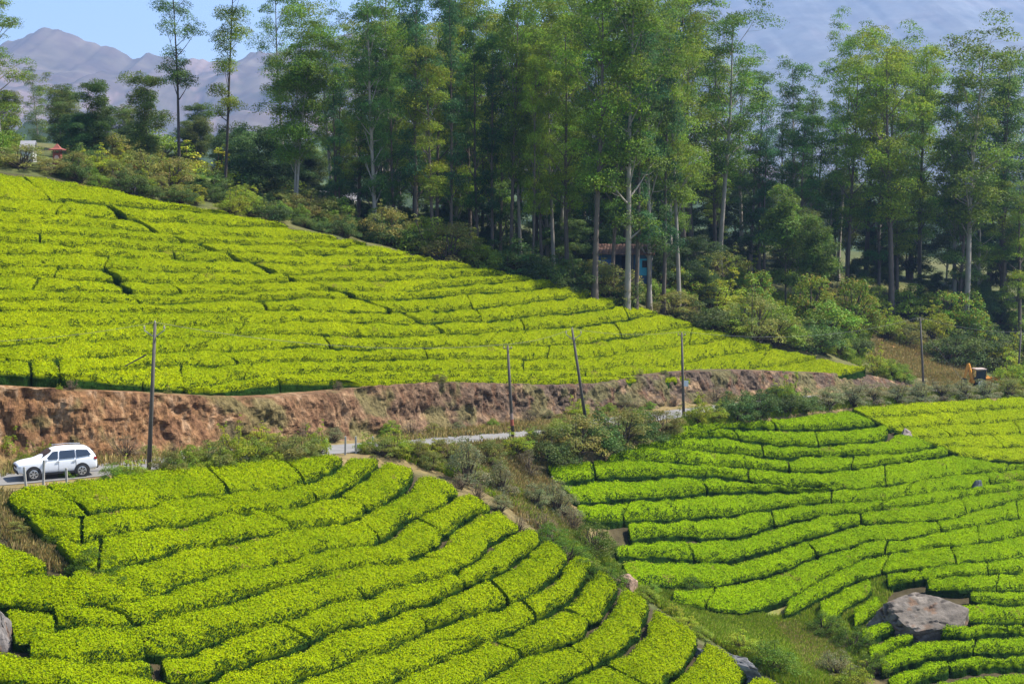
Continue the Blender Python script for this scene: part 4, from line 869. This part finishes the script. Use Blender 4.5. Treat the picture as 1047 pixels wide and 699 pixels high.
# ------------------------------------------------------------------ rocks
def rock(px, py, Y, w, d, h, seed, label, col=(.30, .28, .27), rz=0., sink=.25, stain=True, tilt=(0, 0)):
    bm = bmesh.new(); bmesh.ops.create_icosphere(bm, subdivisions=5, radius=1.0); V = np.array([v.co[:] for v in bm.verts]); F = np.array([[v.index for v in f.verts] for f in bm.faces]); bm.free()
    r = np.random.default_rng(seed); N = V / np.linalg.norm(V, axis=1)[:, None]; R = np.ones(len(V))
    for k in range(11):   # planar breaks
        n = r.normal(size=3); n[2] = abs(n[2]) * .8; n /= np.linalg.norm(n); dd = N @ n; lim = r.uniform(.5, .86); R = np.minimum(R, np.where(dd > .05, lim / np.maximum(dd, .05), 9))
    cr = np.abs(fbm(N * [1, 1, .6], 1.6, seed + 20, 3)); R = R - .05 * smooth(.06, .0, cr)
    V = N * (R * (1 + .05 * fbm(N, 2.5, seed, 4) + .02 * fbm(N, 9, seed + 2, 2)))[:, None]
    V = V * [w / 2, d / 2, h]
    c = np.ones((len(V), 3)) * np.array(col); m = smooth(.0, .6, fbm(N, 2.2, seed + 5, 4)); c = mixc(c, m * .7, tuple(x * .45 for x in col))
    c = mixc(c, smooth(.25, .6, fbm(N, 4, seed + 6, 3)) * .7, tuple(min(.7, x * 1.7) for x in col))
    if stain: c = mixc(c, smooth(.25, .5, fbm(N, 2.6, seed + 8, 4)) * .75, tuple(x * .5 + y for x, y in zip(col, (.12, .05, .015))))
    c = mixc(c, smooth(.06, .015, cr) * .8, (.03, .025, .022))
    p = ground_at(px, Y) if py is None else (hit(px, py, Y) if Y else hit(px, py)); o = link('rock', mesh_np('rock', V, F, M_ROCK, cols=c, smooth_sh=False))
    o.location = (p[0], p[1], p[2] + h * (.5 - sink)); o.rotation_euler = (tilt[0], tilt[1], rz); return tag(o, label, 'rock')
rock(934, 643, 100, 8.6, 6.4, 2.5, 1, 'large pale granite boulder with rusty stains among the tea at right', (.16, .135, .11), rz=.3, sink=.30, tilt=(.26, -.20))
rock(743, 688, 80, 7.0, 1.6, 1.0, 2, 'long low grey boulder on the edge of the near spur', (.19, .18, .17), rz=-.75, sink=.1, stain=False)
rock(640, 601, 100, 1.9, 1.5, 1.0, 3, 'brown rock in the gully below the right field', (.24, .16, .11), rz=.4, stain=False)
rock(-3, 662, 60, 1.5, 1.6, 1.7, 4, 'grey boulder cut by the left picture edge', (.2, .175, .16), sink=.1)
rock(134, 199, 130, 1.7, 1.2, 1.0, 5, 'grey boulder on the crest of the far tea slope', (.13, .12, .125), rz=.5, sink=0, stain=False)
rock(926, 452, 130, 1.5, .9, 1.0, 6, 'small pale pinkish rock on the path in the right field', (.36, .28, .25), sink=.0, stain=False)
rock(998, 506, 120, 1.1, .9, 1.2, 7, 'small dark grey rock sunk in a hole of the right field', (.16, .16, .17), sink=-.05, stain=False)
rock(399, 598, 70, .9, .7, .8, 8, 'small mauve stone in a gap of the near spur hedges', (.30, .22, .22), sink=.0, stain=False)

# ------------------------------------------------------------------ grass (nobody could count it)
def grass_patch(name, polys, n, hgt, cols, seed):
    r = np.random.default_rng(seed); P = []
    for pts, share in polys:
        pts = np.array(pts, float); lo, hi = pts.min(0), pts.max(0); k = int(n * share); got = 0
        while got < k:
            q = r.uniform(lo, hi); ins = False; j = len(pts) - 1
            for i in range(len(pts)):
                if (pts[i, 1] > q[1]) != (pts[j, 1] > q[1]) and q[0] < (pts[j, 0] - pts[i, 0]) * (q[1] - pts[i, 1]) / (pts[j, 1] - pts[i, 1]) + pts[i, 0]: ins = not ins
                j = i
            if ins: P.append(q); got += 1
    P = np.array(P); Yg = np.arange(70, 240, .5); out = np.full((len(P), 3), np.nan)
    for i in range(0, len(P), 3000):
        b = P[i:i + 3000]; Q = at(b[:, 0, None] + 0 * Yg, b[:, 1, None] + 0 * Yg, np.broadcast_to(Yg, (len(b), len(Yg)))); bel = Q[..., 2] < ground(Q[..., 0], Q[..., 1]); k = bel.argmax(1)
        out[i:i + 3000] = np.where(bel.any(1)[:, None], Q[np.arange(len(b)), k], np.nan)
    out = out[~np.isnan(out[:, 0])]
    out = np.repeat(out, 7, 0) + np.concatenate([r.normal(size=(len(out) * 7, 2)) * .14, np.zeros((len(out) * 7, 1))], 1); m = len(out)
    out[:, 2] = ground(out[:, 0], out[:, 1]) - .03
    h = hgt * r.uniform(.4, 1.3, m); az = r.uniform(0, 2 * PI, m); ln = r.uniform(.1, .6, m) * h; w = .03 + .02 * r.random(m)
    s = np.stack([-np.sin(az), np.cos(az), 0 * az], -1); tipp = out + np.stack([np.cos(az) * ln, np.sin(az) * ln, h], -1); midp = out * .5 + tipp * .5 + np.stack([-.1 * np.cos(az) * h, -.1 * np.sin(az) * h, .08 * h], -1)
    V = np.stack([out - s * w[:, None], out + s * w[:, None], midp + s * w[:, None] * .8, tipp], 1).reshape(-1, 3)
    ci = r.integers(0, len(cols), m); Cc = np.array(cols)[ci] * r.uniform(.7, 1.3, (m, 1))
    tag(link(name, mesh_np(name, V, np.arange(4 * m).reshape(m, 4), M_GRASS, cols=np.repeat(Cc, 4, 0))), kind='stuff')
grass_patch('grass', [([(630,600),(700,610),(770,632),(850,642),(880,699),(800,699),(720,645),(650,605)], .8), ([(560,545),(600,570),(640,597),(672,620),(720,650),(770,680),(800,699),(830,690),(740,640),(640,590),(590,550)], .45), ([(630,300),(700,310),(800,340),(880,375),(895,330),(800,300)], .3), ([(385,462),(440,478),(490,500),(540,530),(560,550),(590,575),(600,560),(560,520),(500,485),(450,462)], .22), ([(690,440),(787,426),(860,417),(1047,404),(1047,397),(860,409),(700,430)], .25), ([(800,632),(870,610),(900,588),(912,600),(895,650),(878,690),(862,690)], .12)], 29000, .4, [(.21, .32, .012), (.27, .33, .02), (.17, .27, .01), (.32, .32, .05)], 5)
grass_patch('dry_grass', [([(420,462),(540,450),(600,440),(640,452),(560,475),(595,545),(560,540),(500,490),(450,475)], .3), ([(380,462),(440,470),(490,495),(545,540),(590,560),(600,545),(540,490),(450,460)], .3), ([(790,640),(850,645),(870,690),(830,690)], .12), ([(885,350),(1000,350),(1010,395),(900,395)], .4), ([(380,440),(560,424),(680,405),(690,412),(560,440),(400,452)], .2), ([(700,428),(900,398),(1047,392),(1047,402),(860,414)], .1), ([(0,455),(330,440),(330,462),(0,488)], .08), ([(0,505),(25,510),(60,560),(75,590),(40,580),(0,550)], .06)], 13000, .45, [(.34, .24, .08), (.28, .22, .07), (.40, .30, .12), (.20, .20, .05)], 6)

# ------------------------------------------------------------------ power poles and wires
def pole(top, base, Y, label, arms=True, band=None, plate=None, r=.13):
    T = Vector(at(*top, Y)); Bp = Vector(at(*base, Y)); ax = (T - Bp).normalized(); o = empty('utility_pole', Bp); T = T - Bp; L_ = T.length
    MB().tube([ax * -1.2, ax * L_ * .5, T], [r * 1.15, r * .95, r * .7], 10).build('shaft', M_POLE, o, True)
    if arms:
        c = ax * (L_ - .75)
        f = MB()
        for s in (-1, 1): f.tube([c - ax * .1, c + Vector((s * .62, 0, .34))], .035, 6)
        f.tube([c + Vector((-.62, 0, .34)), c + Vector((-.62, 0, .5))], .02, 6); f.tube([c + Vector((.62, 0, .34)), c + Vector((.62, 0, .5))], .02, 6)
        f.build('cross_arm', M_STEEL if arms == 1 else M_POLE, o)
        for s in (-1, 1): MB().disc(c + Vector((s * .62, 0, .44)), (0, 0, 1), [(0, .05), (.05, .07), (.1, .045), (.16, .05), (.2, .02)], 10).build('insulator', M_PORC, o)
        MB().disc(T, (0, 0, 1), [(-.02, .03), (.08, .06), (.14, .05), (.22, .02)], 10).build('insulator', M_PORC, o)
    else:
        MB().tube([T + Vector((-.35, 0, -.25)), T + Vector((.35, 0, -.25))], .04, 6).build('cross_arm', M_POLE, o)
        for s in (-1, 1): MB().disc(T + Vector((s * .3, 0, -.21)), (0, 0, 1), [(0, .05), (.06, .06), (.14, .02)], 10).build('insulator', M_PORC, o)
    if band:
        for q, mm in enumerate((M_REDPAINT, M_FADED)):
            z0 = band * L_ + q * .5; MB().tube([ax * z0, ax * (z0 + .5)], r * 1.1, 10).build('painted_band', mm, o)
    if plate: MB().box(ax * plate * L_ + Vector((.28, -.16, 0)), (.42, .03, .55), bev=.01).build('notice_plate', M_WPLATE, o)
    tag(o, label, 'utility pole', 'utility poles along the road'); return o, Bp + T
POLES = [pole((158.5, 331), (152.5, 474), 97, 'tall dark pole nearest to the white car, with V shaped arms'),
 pole((519, 353), (524, 441), 123, 'pole with a faded red band standing where the road shows', False, band=.07), pole((585, 337), (598, 424), 131, 'leaning pole with V shaped arms above the thicket'),
 pole((697, 340), (699, 426), 142, 'upright pole carrying a white plate before the earth bank', False, plate=.40), pole((941, 325), (944.5, 402), 180, 'slightly leaning bare pole in the scrub left of the digger', False), pole((1044, 340), (1040, 396), 192, 'last pole at the right edge beyond the digger', False)]
MB().tube([POLES[0][0].location + Vector((0, 0, 6.9)), POLES[0][0].location + Vector((-1.3, -.3, 6.2))], [.05, .04], 6).build('lamp_bracket', M_POLE)
br = bpy.data.objects['lamp_bracket']; br.parent = POLES[0][0]; br.location = -POLES[0][0].location
br.location = (-POLES[0][0].location.x, -POLES[0][0].location.y, -POLES[0][0].location.z)
ends = [Vector(at(-60, 352, 92))] + [t for _, t in POLES] + [Vector(at(1150, 338, 205))]
wl = ['near end of the road left of the tall pole', 'tall near pole and the red banded pole', 'red banded pole and the leaning pole', 'leaning pole and the plated pole', 'plated pole and the scrub pole', 'scrub pole and the last pole', 'last pole and the right edge']
for a, b, w in zip(ends, ends[1:], wl):
    pts = [a.lerp(b, s) + Vector((0, 0, .1 - (b - a).length * .025 * 4 * s * (1 - s))) for s in [i / 16 for i in range(17)]]
    tag(MB().tube(pts, .011, 5).build('overhead_wire', M_CABLE), f'thin overhead wire between {w}', 'wire', 'overhead wires')
sp = POLES[4][0].location; tag(MB().tube([POLES[4][1] - Vector((0, 0, 1.2)), Vector((sp.x + 6, sp.y + 1, float(ground(sp.x + 6, sp.y + 1))))], .012, 5).build('stay_wire', M_CABLE), 'slanting stay wire holding the scrub pole', 'wire')

# ------------------------------------------------------------------ fence posts
FP = [(26.5, 477, 493, 'white post before the car front'), (44, 470, 489, 'white post before the car windscreen'), (68, 478, 488, 'short post before the car door'), (186, 461, 473, 'grey post right of the tall near pole'), (230, 459, 470, 'left one of two close posts on the near road edge'), (236, 459, 470, 'right one of two close posts on the near road edge'), (292, 458, 470, 'lone post left of the fence post row'),
      (334, 448, 466, 'first post of the row of four at the field top'), (353, 446, 470, 'second post of the row of four at the field top'), (364, 446, 468, 'third post of the row of four at the field top'), (382, 446, 466, 'fourth post of the row of four at the field top')]
for px, t, b, lab in FP:
    Y = float(np.interp(px, [0, 60, 155, 250, 350, 430], [90.5, 92, 96, 102, 108.5, 115])); a = Vector(at(px, b, Y)); gz = float(ground(a.x, a.y)); top = Vector(at(px, t, Y)); gz = min(gz, top.z - .5)
    m = MB(); hh = top.z - gz; rr = .065
    m.box((0, 0, hh / 2 - .15), (rr * 2, rr * 2, hh + .3), bev=.02); bmesh.ops.rotate(m.bm, cent=(0, 0, 0), matrix=Matrix.Rotation(RNG.uniform(-.08, .08), 3, 'Y'), verts=m.bm.verts)
    o = m.build('fence_post', M_POST); o.location = (a.x, a.y, gz); tag(o, lab, 'fence post', 'whitewashed fence posts')

# ------------------------------------------------------------------ white car
def car():
    k = int(np.argmin(np.abs(RDs[:, 0] - at(61, 486, 95)[0]))); c = RDs[k]; tv = RT[k]
    o = empty('parked_car', (c[0] - RN[k, 0] * .6, c[1] - RN[k, 1] * .6, c[2] + .05), math.atan2(-tv[1], -tv[0]) - .06)   # +x = forward
    # cross sections: x, half widths and heights from sill to roof
    st = [  # x, sill z, belt z, belt halfwidth, roof z, roof halfwidth
     (2.40, .50, .86, .70, .88, .55), (2.30, .38, .98, .84, 1.00, .74), (1.9, .32, 1.06, .90, 1.10, .80), (1.45, .30, 1.10, .92, 1.14, .82), (1.05, .30, 1.13, .92, 1.20, .80), (.25, .30, 1.15, .93, 1.74, .66), (-.1, .30, 1.15, .93, 1.79, .68), (-1.0, .30, 1.17, .93, 1.80, .69), (-1.75, .32, 1.19, .92, 1.76, .67), (-2.05, .36, 1.20, .91, 1.62, .66), (-2.30, .40, 1.16, .88, 1.22, .74), (-2.38, .48, .90, .82, .94, .70)]
    V, n = [], 0
    for x, s, bz, bw, rz, rw in st:
        half = [(bw * .86, s), (bw * .98, s + .12), (bw * 1.0, s + (bz - s) * .5), (bw * .985, bz - .1), (bw * .955, bz), (rw + .02, rz - .07), (rw - .06, rz - .005), (rw * .5, rz + .02)]
        ring = [(x, y, z) for y, z in half] + [(x, -y, z) for y, z in half[::-1]]; n = len(ring); V += ring
    F = []
    for i in range(len(st) - 1):
        for j in range(n): a = i * n + j; b = i * n + (j + 1) % n; F.append((a, b, b + n, a + n))
    me = bpy.data.meshes.new('body'); me.from_pydata(V, [], F + [tuple(range(n))[::-1], tuple(range((len(st) - 1) * n, len(st) * n))]); me.materials.append(M_CARW); me.update()
    bm = bmesh.new(); bm.from_mesh(me); bmesh.ops.recalc_face_normals(bm, faces=bm.faces); bm.to_mesh(me); bm.free()
    for p in me.polygons: p.use_smooth = True
    body = link('body', me, o); sm = body.modifiers.new('soften', 'SUBSURF'); sm.levels = 1; sm.render_levels = 2
    def slab(name, pts, mat, th=.012): # pts on the +y side, mirrored to both
        for s in (1, -1):
            MB().poly([(x, y * s, z) for x, y, z in pts], th, (0, s, .2)).build(name, mat, o)
    # side glass (beltline to roof), front and rear glass
    slab('side_window', [(.78, .905, 1.20), (.02, .905, 1.20), (-.02, .725, 1.66), (.30, .715, 1.64)], M_GLASS)
    slab('side_window', [(-.08, .91, 1.20), (-1.02, .91, 1.22), (-1.02, .735, 1.68), (-.12, .73, 1.67)], M_GLASS)
    slab('side_window', [(-1.10, .91, 1.22), (-1.98, .88, 1.30), (-1.78, .745, 1.62), (-1.10, .735, 1.68)], M_GLASS)
    MB().poly([(1.05, -.70, 1.21), (1.05, .70, 1.21), (.33, .62, 1.70), (.33, -.62, 1.70)], .015, (.5, 0, .8)).build('windscreen', M_GLASS, o)
    MB().poly([(-2.05, -.62, 1.62), (-2.05, .62, 1.62), (-2.31, .70, 1.24), (-2.31, -.70, 1.24)], .015, (-.8, 0, .4)).build('rear_window', M_GLASS, o)
    for x in (1.48, -1.40):
        for s in (1, -1):
            MB().disc((x, s * .80, .40), (0, s, 0), [(0, .47), (.125, .47), (.132, .45)], 28).build('wheel_arch', M_BLACK, o)
            w = MB().disc((x, s * .70, .385), (0, s, 0), [(0, .30), (.0, .37), (.03, .385), (.22, .385), (.25, .36), (.25, .27)], 28).build('wheel', M_TYRE, o, False)
            r_ = MB(); r_.disc((x, s * .935, .385), (0, s, 0), [(0, .265), (.015, .265), (.022, .23)], 24)
            r_.build('rim', M_ALLOY, w)
            sp_ = MB()
            for q in range(6):
                a = q * PI / 3 + .26; sp_.box((x + .16 * math.cos(a), s * .960, .385 + .16 * math.sin(a)), (.13, .012, .07), Matrix.Rotation(-a, 3, 'Y'))
            sp_.build('wheel_slot', M_BLACK, w)
    for s in (1, -1):
        MB().box((2.22, s * .70, .86), (.22, .30, .13), Matrix.Rotation(s * -.35, 3, 'Z'), bev=.03).build('headlight', M_LAMPW, o)
        MB().box((-2.22, s * .82, 1.08), (.22, .16, .17), bev=.03).build('tail_light', M_LAMPR, o)
        m = MB(); m.box((.72, s * 1.04, 1.20), (.16, .22, .16), bev=.04); m.box((.72, s * .95, 1.14), (.06, .12, .05)); m.build('wing_mirror', M_CARW, o)
        for x in (.05, -.95): MB().box((x, s * .945, 1.03), (.22, .03, .035), bev=.01).build('door_handle', M_ALLOY, o)
        for x in (.02, -1.02): MB().box((x - .03, s * .926, .80), (.012, .012, .75)).build('door_seam', M_BLACK, o)
        MB().tube([(.1, s * .60, 1.86), (-.8, s * .61, 1.885), (-1.6, s * .59, 1.84)], .014, 6).build('roof_rail', M_ALLOY, o)
        MB().box((0, s * .90, .36), (1.9, .06, .14), bev=.02).build('side_sill', M_BLACK, o)
    MB().box((2.34, 0, .52), (.16, 1.30, .24), bev=.04).build('front_bumper_grille', M_BLACK, o)
    MB().box((2.36, 0, .80), (.12, .80, .16), bev=.03).build('grille', M_BLACK, o)
    MB().box((-2.36, 0, .56), (.16, 1.50, .24), bev=.04).build('rear_bumper', M_BLACK, o)
    MB().box((-2.42, 0, .92), (.03, .52, .12)).build('number_plate', M_WPLATE, o)
    return tag(o, 'white family off-roader parked on the road under the red earth bank', 'car')
car()

# ------------------------------------------------------------------ digger on the road behind the shrubs
def digger(p, rz):
    o = empty('backhoe_loader', p, rz)
    b = MB(); b.box((.6, 0, 1.05), (2.6, 1.1, .9), bev=.08); b.box((1.9, 0, 1.25), (1.0, .9, .7), bev=.08); b.build('chassis', M_ORANGE, o)
    c = MB()
    for x, y in ((.0, -.7), (.0, .7), (-1.4, -.7), (-1.4, .7)): c.box((x, y, 2.0), (.1, .1, 1.5))
    c.box((-.7, 0, 1.3), (1.5, 1.45, .3), bev=.03); cab = c.build('cab', M_BLACK, o)
    MB().box((-.7, 0, 2.82), (1.75, 1.7, .16), bev=.05).build('roof', flat_mat('dusty_cab_roof', (.42, .33, .28), .7), cab); MB().box((-.7, -.68, 2.05), (1.28, .03, 1.2)).build('window', M_GLASS, cab); MB().box((-.03, 0, 2.1), (.03, 1.25, 1.15)).build('window', M_GLASS, cab)
    a = MB(); a.tube([(-1.7, 0, 1.2), (-2.4, 0, 3.6)], [.30, .24], 6); a.tube([(-2.4, 0, 3.6), (-2.95, 0, 1.5)], [.24, .17], 6); a.box((-1.75, 0, 1.0), (.4, 1.2, .5), bev=.04); arm = a.build('digging_arm', M_ORANGE, o)
    MB().tube([(-2.0, .1, 1.9), (-2.55, .1, 3.0)], .06, 8).build('hydraulic_ram', M_STEEL, arm)
    k = MB(); k.poly([(-3.2, -.35, 1.5), (-2.7, -.35, 1.4), (-2.6, -.35, .8), (-3.0, -.35, .7)], .7, (0, 1, 0)); k.build('bucket', M_BLACK, arm)
    l = MB(); l.tube([(.8, .65, 1.7), (2.9, .65, .6)], .09, 6); l.tube([(.8, -.65, 1.7), (2.9, -.65, .6)], .09, 6); la = l.build('loader_arm', M_ORANGE, o)
    k = MB(); k.poly([(2.9, -1.1, .2), (3.7, -1.1, .2), (3.2, -1.1, .9), (2.9, -1.1, 1.0)], 2.2, (0, 1, 0)); k.build('loader_bucket', M_ORANGE, la)
    for x, r in ((1.7, .5), (-.8, .75)):
        for s in (-1, 1):
            w = MB().disc((x, s * .62, r), (0, s, 0), [(0, r * .8), (.03, r), (.32, r), (.36, r * .8)], 24).build('wheel', M_TYRE, o); MB().disc((x, s * .985, r), (0, s, 0), [(0, r * .55), (.03, r * .5)], 18).build('rim', M_WPLATE, w)
    o.scale = (.82,) * 3
    return tag(o, 'orange backhoe digger with a pale roofed cab behind roadside shrubs', 'digger')
kd = int(np.argmin(np.abs(RDs[:, 0] - at(1006, 397, 188)[0]))); digger((RDs[kd, 0], RDs[kd, 1], RDs[kd, 2] + .05), .12)

# ------------------------------------------------------------------ buildings
def corrugated(m, x0, x1, y0, z0, y1, z1, th=.05, n=40, amp=.03):
    vs = []
    for i in range(n + 1):
        x = x0 + (x1 - x0) * i / n; w = amp * (1 if i % 2 else -1); vs.append([m.bm.verts.new((x, y, z + w + t)) for t in (0, th) for y, z in ((y0, z0), (y1, z1))])
    for a, b in zip(vs, vs[1:]):
        m.bm.faces.new((a[0], a[1], b[1], b[0])); m.bm.faces.new((a[2], b[2], b[3], a[3])); m.bm.faces.new((a[0], b[0], b[2], a[2])); m.bm.faces.new((a[1], a[3], b[3], b[1]))
    m.bm.faces.new(vs[0][:2] + vs[0][2:][::-1]); m.bm.faces.new(vs[-1][:2] + vs[-1][2:][::-1]); return m
def hut():
    p = ground_at(637, 178); base = at(637, 281, 178); z = float(base[2]); o = empty('roadside_hut', (p[0], p[1], z), -.12)
    w = MB(); w.box((-2.0, 1.6, 1.1), (2.0, 3.2, 2.6)); w.box((.1, 3.1, 1.1), (2.2, .15, 2.6)); w.box((2.2, 1.6, 1.1), (1.9, 3.2, 2.6)); w.box((0, 1.6, -.6), (6.3, 3.2, .8)); w.build('wall', M_BLUE, o)
    MB().box((2.2, -.02, .9), (1.7, .05, 1.9), bev=.01).build('shutter', M_TEAL, o); MB().box((2.5, -.06, 1.25), (.7, .04, .8)).build('window', M_DARKIN, o); MB().box((-2.0, -.02, 1.0), (1.6, .05, 1.5), bev=.01).build('shutter', flat_mat('cobalt_paint', (.03, .10, .24), .7, var=.3), o)
    MB().box((.1, 2.95, 1.0), (.9, .05, 2.0)).build('door', M_DARKIN, o)
    corrugated(MB(), -3.5, 3.6, -1.0, 2.35, 3.8, 3.3).build('roof', M_RUST, o)
    for x in (-3.2, -1.0, 1.1, 3.2): MB().tube([(x, -.85, -1.0), (x, -.85, 2.35)], .07, 6).build('post', M_POLE, o)
    tag(o, 'blue boarded hut with a rusty sheet roof among the grove trunks', 'hut')
hut()
def cabin():
    Y = 152; p = at(27.5, 164, Y); o = empty('cabin', p, .1); s = 1 / pxm(Y)
    W = 13 * s; m = MB(); m.box((0, .9, .25), (W * .92, 1.8, 1.5)); m.build('wall', M_WALLW, o)
    r_ = MB(); r_.poly([(-W / 2 - .1, -.15, .92), (W / 2 + .1, -.15, .92), (W / 2 + .1, 1.0, 1.85), (-W / 2 - .1, 1.0, 1.85)], .07, (0, -.6, .8)); r_.poly([(-W / 2 - .1, 1.95, .92), (W / 2 + .1, 1.95, .92), (W / 2 + .1, 1.0, 1.85), (-W / 2 - .1, 1.0, 1.85)], .07, (0, .6, .8)); r_.build('roof', M_GREYROOF, o)
    MB().box((0, -.01, .2), (.06, .04, 1.3)).build('door_gap', M_DARKIN, o); MB().box((0, .9, -.9), (W * .96, 1.84, .8)).build('plinth', M_GREYROOF, o)
    tag(o, 'tiny white cabin with a grey pitched roof at the upper left', 'cabin')
cabin()
def shrine():
    Y = 154; p = at(59, 166, Y); o = empty('shrine', p); s = 1 / pxm(Y)
    MB().box((0, 0, .35), (.75, .75, 1.1), bev=.05).build('body', M_SHRINE, o); MB().disc((0, -.385, .45), (0, -1, 0), [(0, .22), (.03, .2)], 20).build('emblem', M_PINK, o); MB().box((0, 0, -.6), (1.0, 1.0, .9), bev=.03).build('plinth', M_SHRINE, o)
    for x in (-.28, .28):
        for y in (-.28, .28): MB().tube([(x, y, .85), (x, y, 1.2)], .05, 6).build('post', M_SHRINE, o)
    r_ = MB(); vs = [[r_.bm.verts.new((sx * w, sy * w, z)) for sx, sy in ((-1, -1), (1, -1), (1, 1), (-1, 1))] for w, z in ((.68, 1.16), (.70, 1.24), (.34, 1.38), (.16, 1.62), (.02, 1.8))]
    for a, b in zip(vs, vs[1:]):
        for q in range(4): r_.bm.faces.new((a[q], a[(q + 1) % 4], b[(q + 1) % 4], b[q]))
    r_.bm.faces.new(vs[0][::-1]); r_.bm.faces.new(vs[-1]); r_.build('roof', M_SHRINE, o)
    tag(o, 'small red shrine with a flared roof on the left crest', 'shrine')
shrine()
def house(px, py, Y, W, label, rz=0.):
    p = at(px, py, Y); o = empty('house', p, rz); MB().box((0, 2, .6), (W, 4, 3.2)).build('wall', M_WALLW, o)
    r_ = MB(); r_.poly([(-W / 2 - .3, -.4, 2.15), (W / 2 + .3, -.4, 2.15), (W / 2 + .3, 2, 3.3), (-W / 2 - .3, 2, 3.3)], .1, (0, -.4, .9)); r_.poly([(-W / 2 - .3, 4.4, 2.15), (W / 2 + .3, 4.4, 2.15), (W / 2 + .3, 2, 3.3), (-W / 2 - .3, 2, 3.3)], .1, (0, .4, .9)); r_.build('roof', M_GREYROOF, o)
    for x in (-W * .3, W * .3): MB().box((x, -.01, 1.2), (.8, .05, .9)).build('window', M_DARKIN, o)
    MB().box((0, -.01, .9), (.8, .05, 1.9)).build('door', M_DARKIN, o); tag(o, label, 'house')
house(345, 222, 205, 4.4, 'low whitish house behind the trunks right of the three trunked gum')

# ------------------------------------------------------------------ air between here and the mountains
hm, nt, out = new_mat('valley_haze'); pv = nt.nodes.new('ShaderNodeVolumePrincipled'); pv.inputs['Color'].default_value = (.38, .58, 1.0, 1); pv.inputs['Density'].default_value = 1.35e-4; pv.inputs['Anisotropy'].default_value = 0.2
nt.links.new(pv.outputs[0], out.inputs['Volume'])
hb = MB(); hb.box((0, 5700, 550), (18400, 13000, 1900)); hz_o = hb.build('haze', hm); tag(hz_o, kind='stuff')
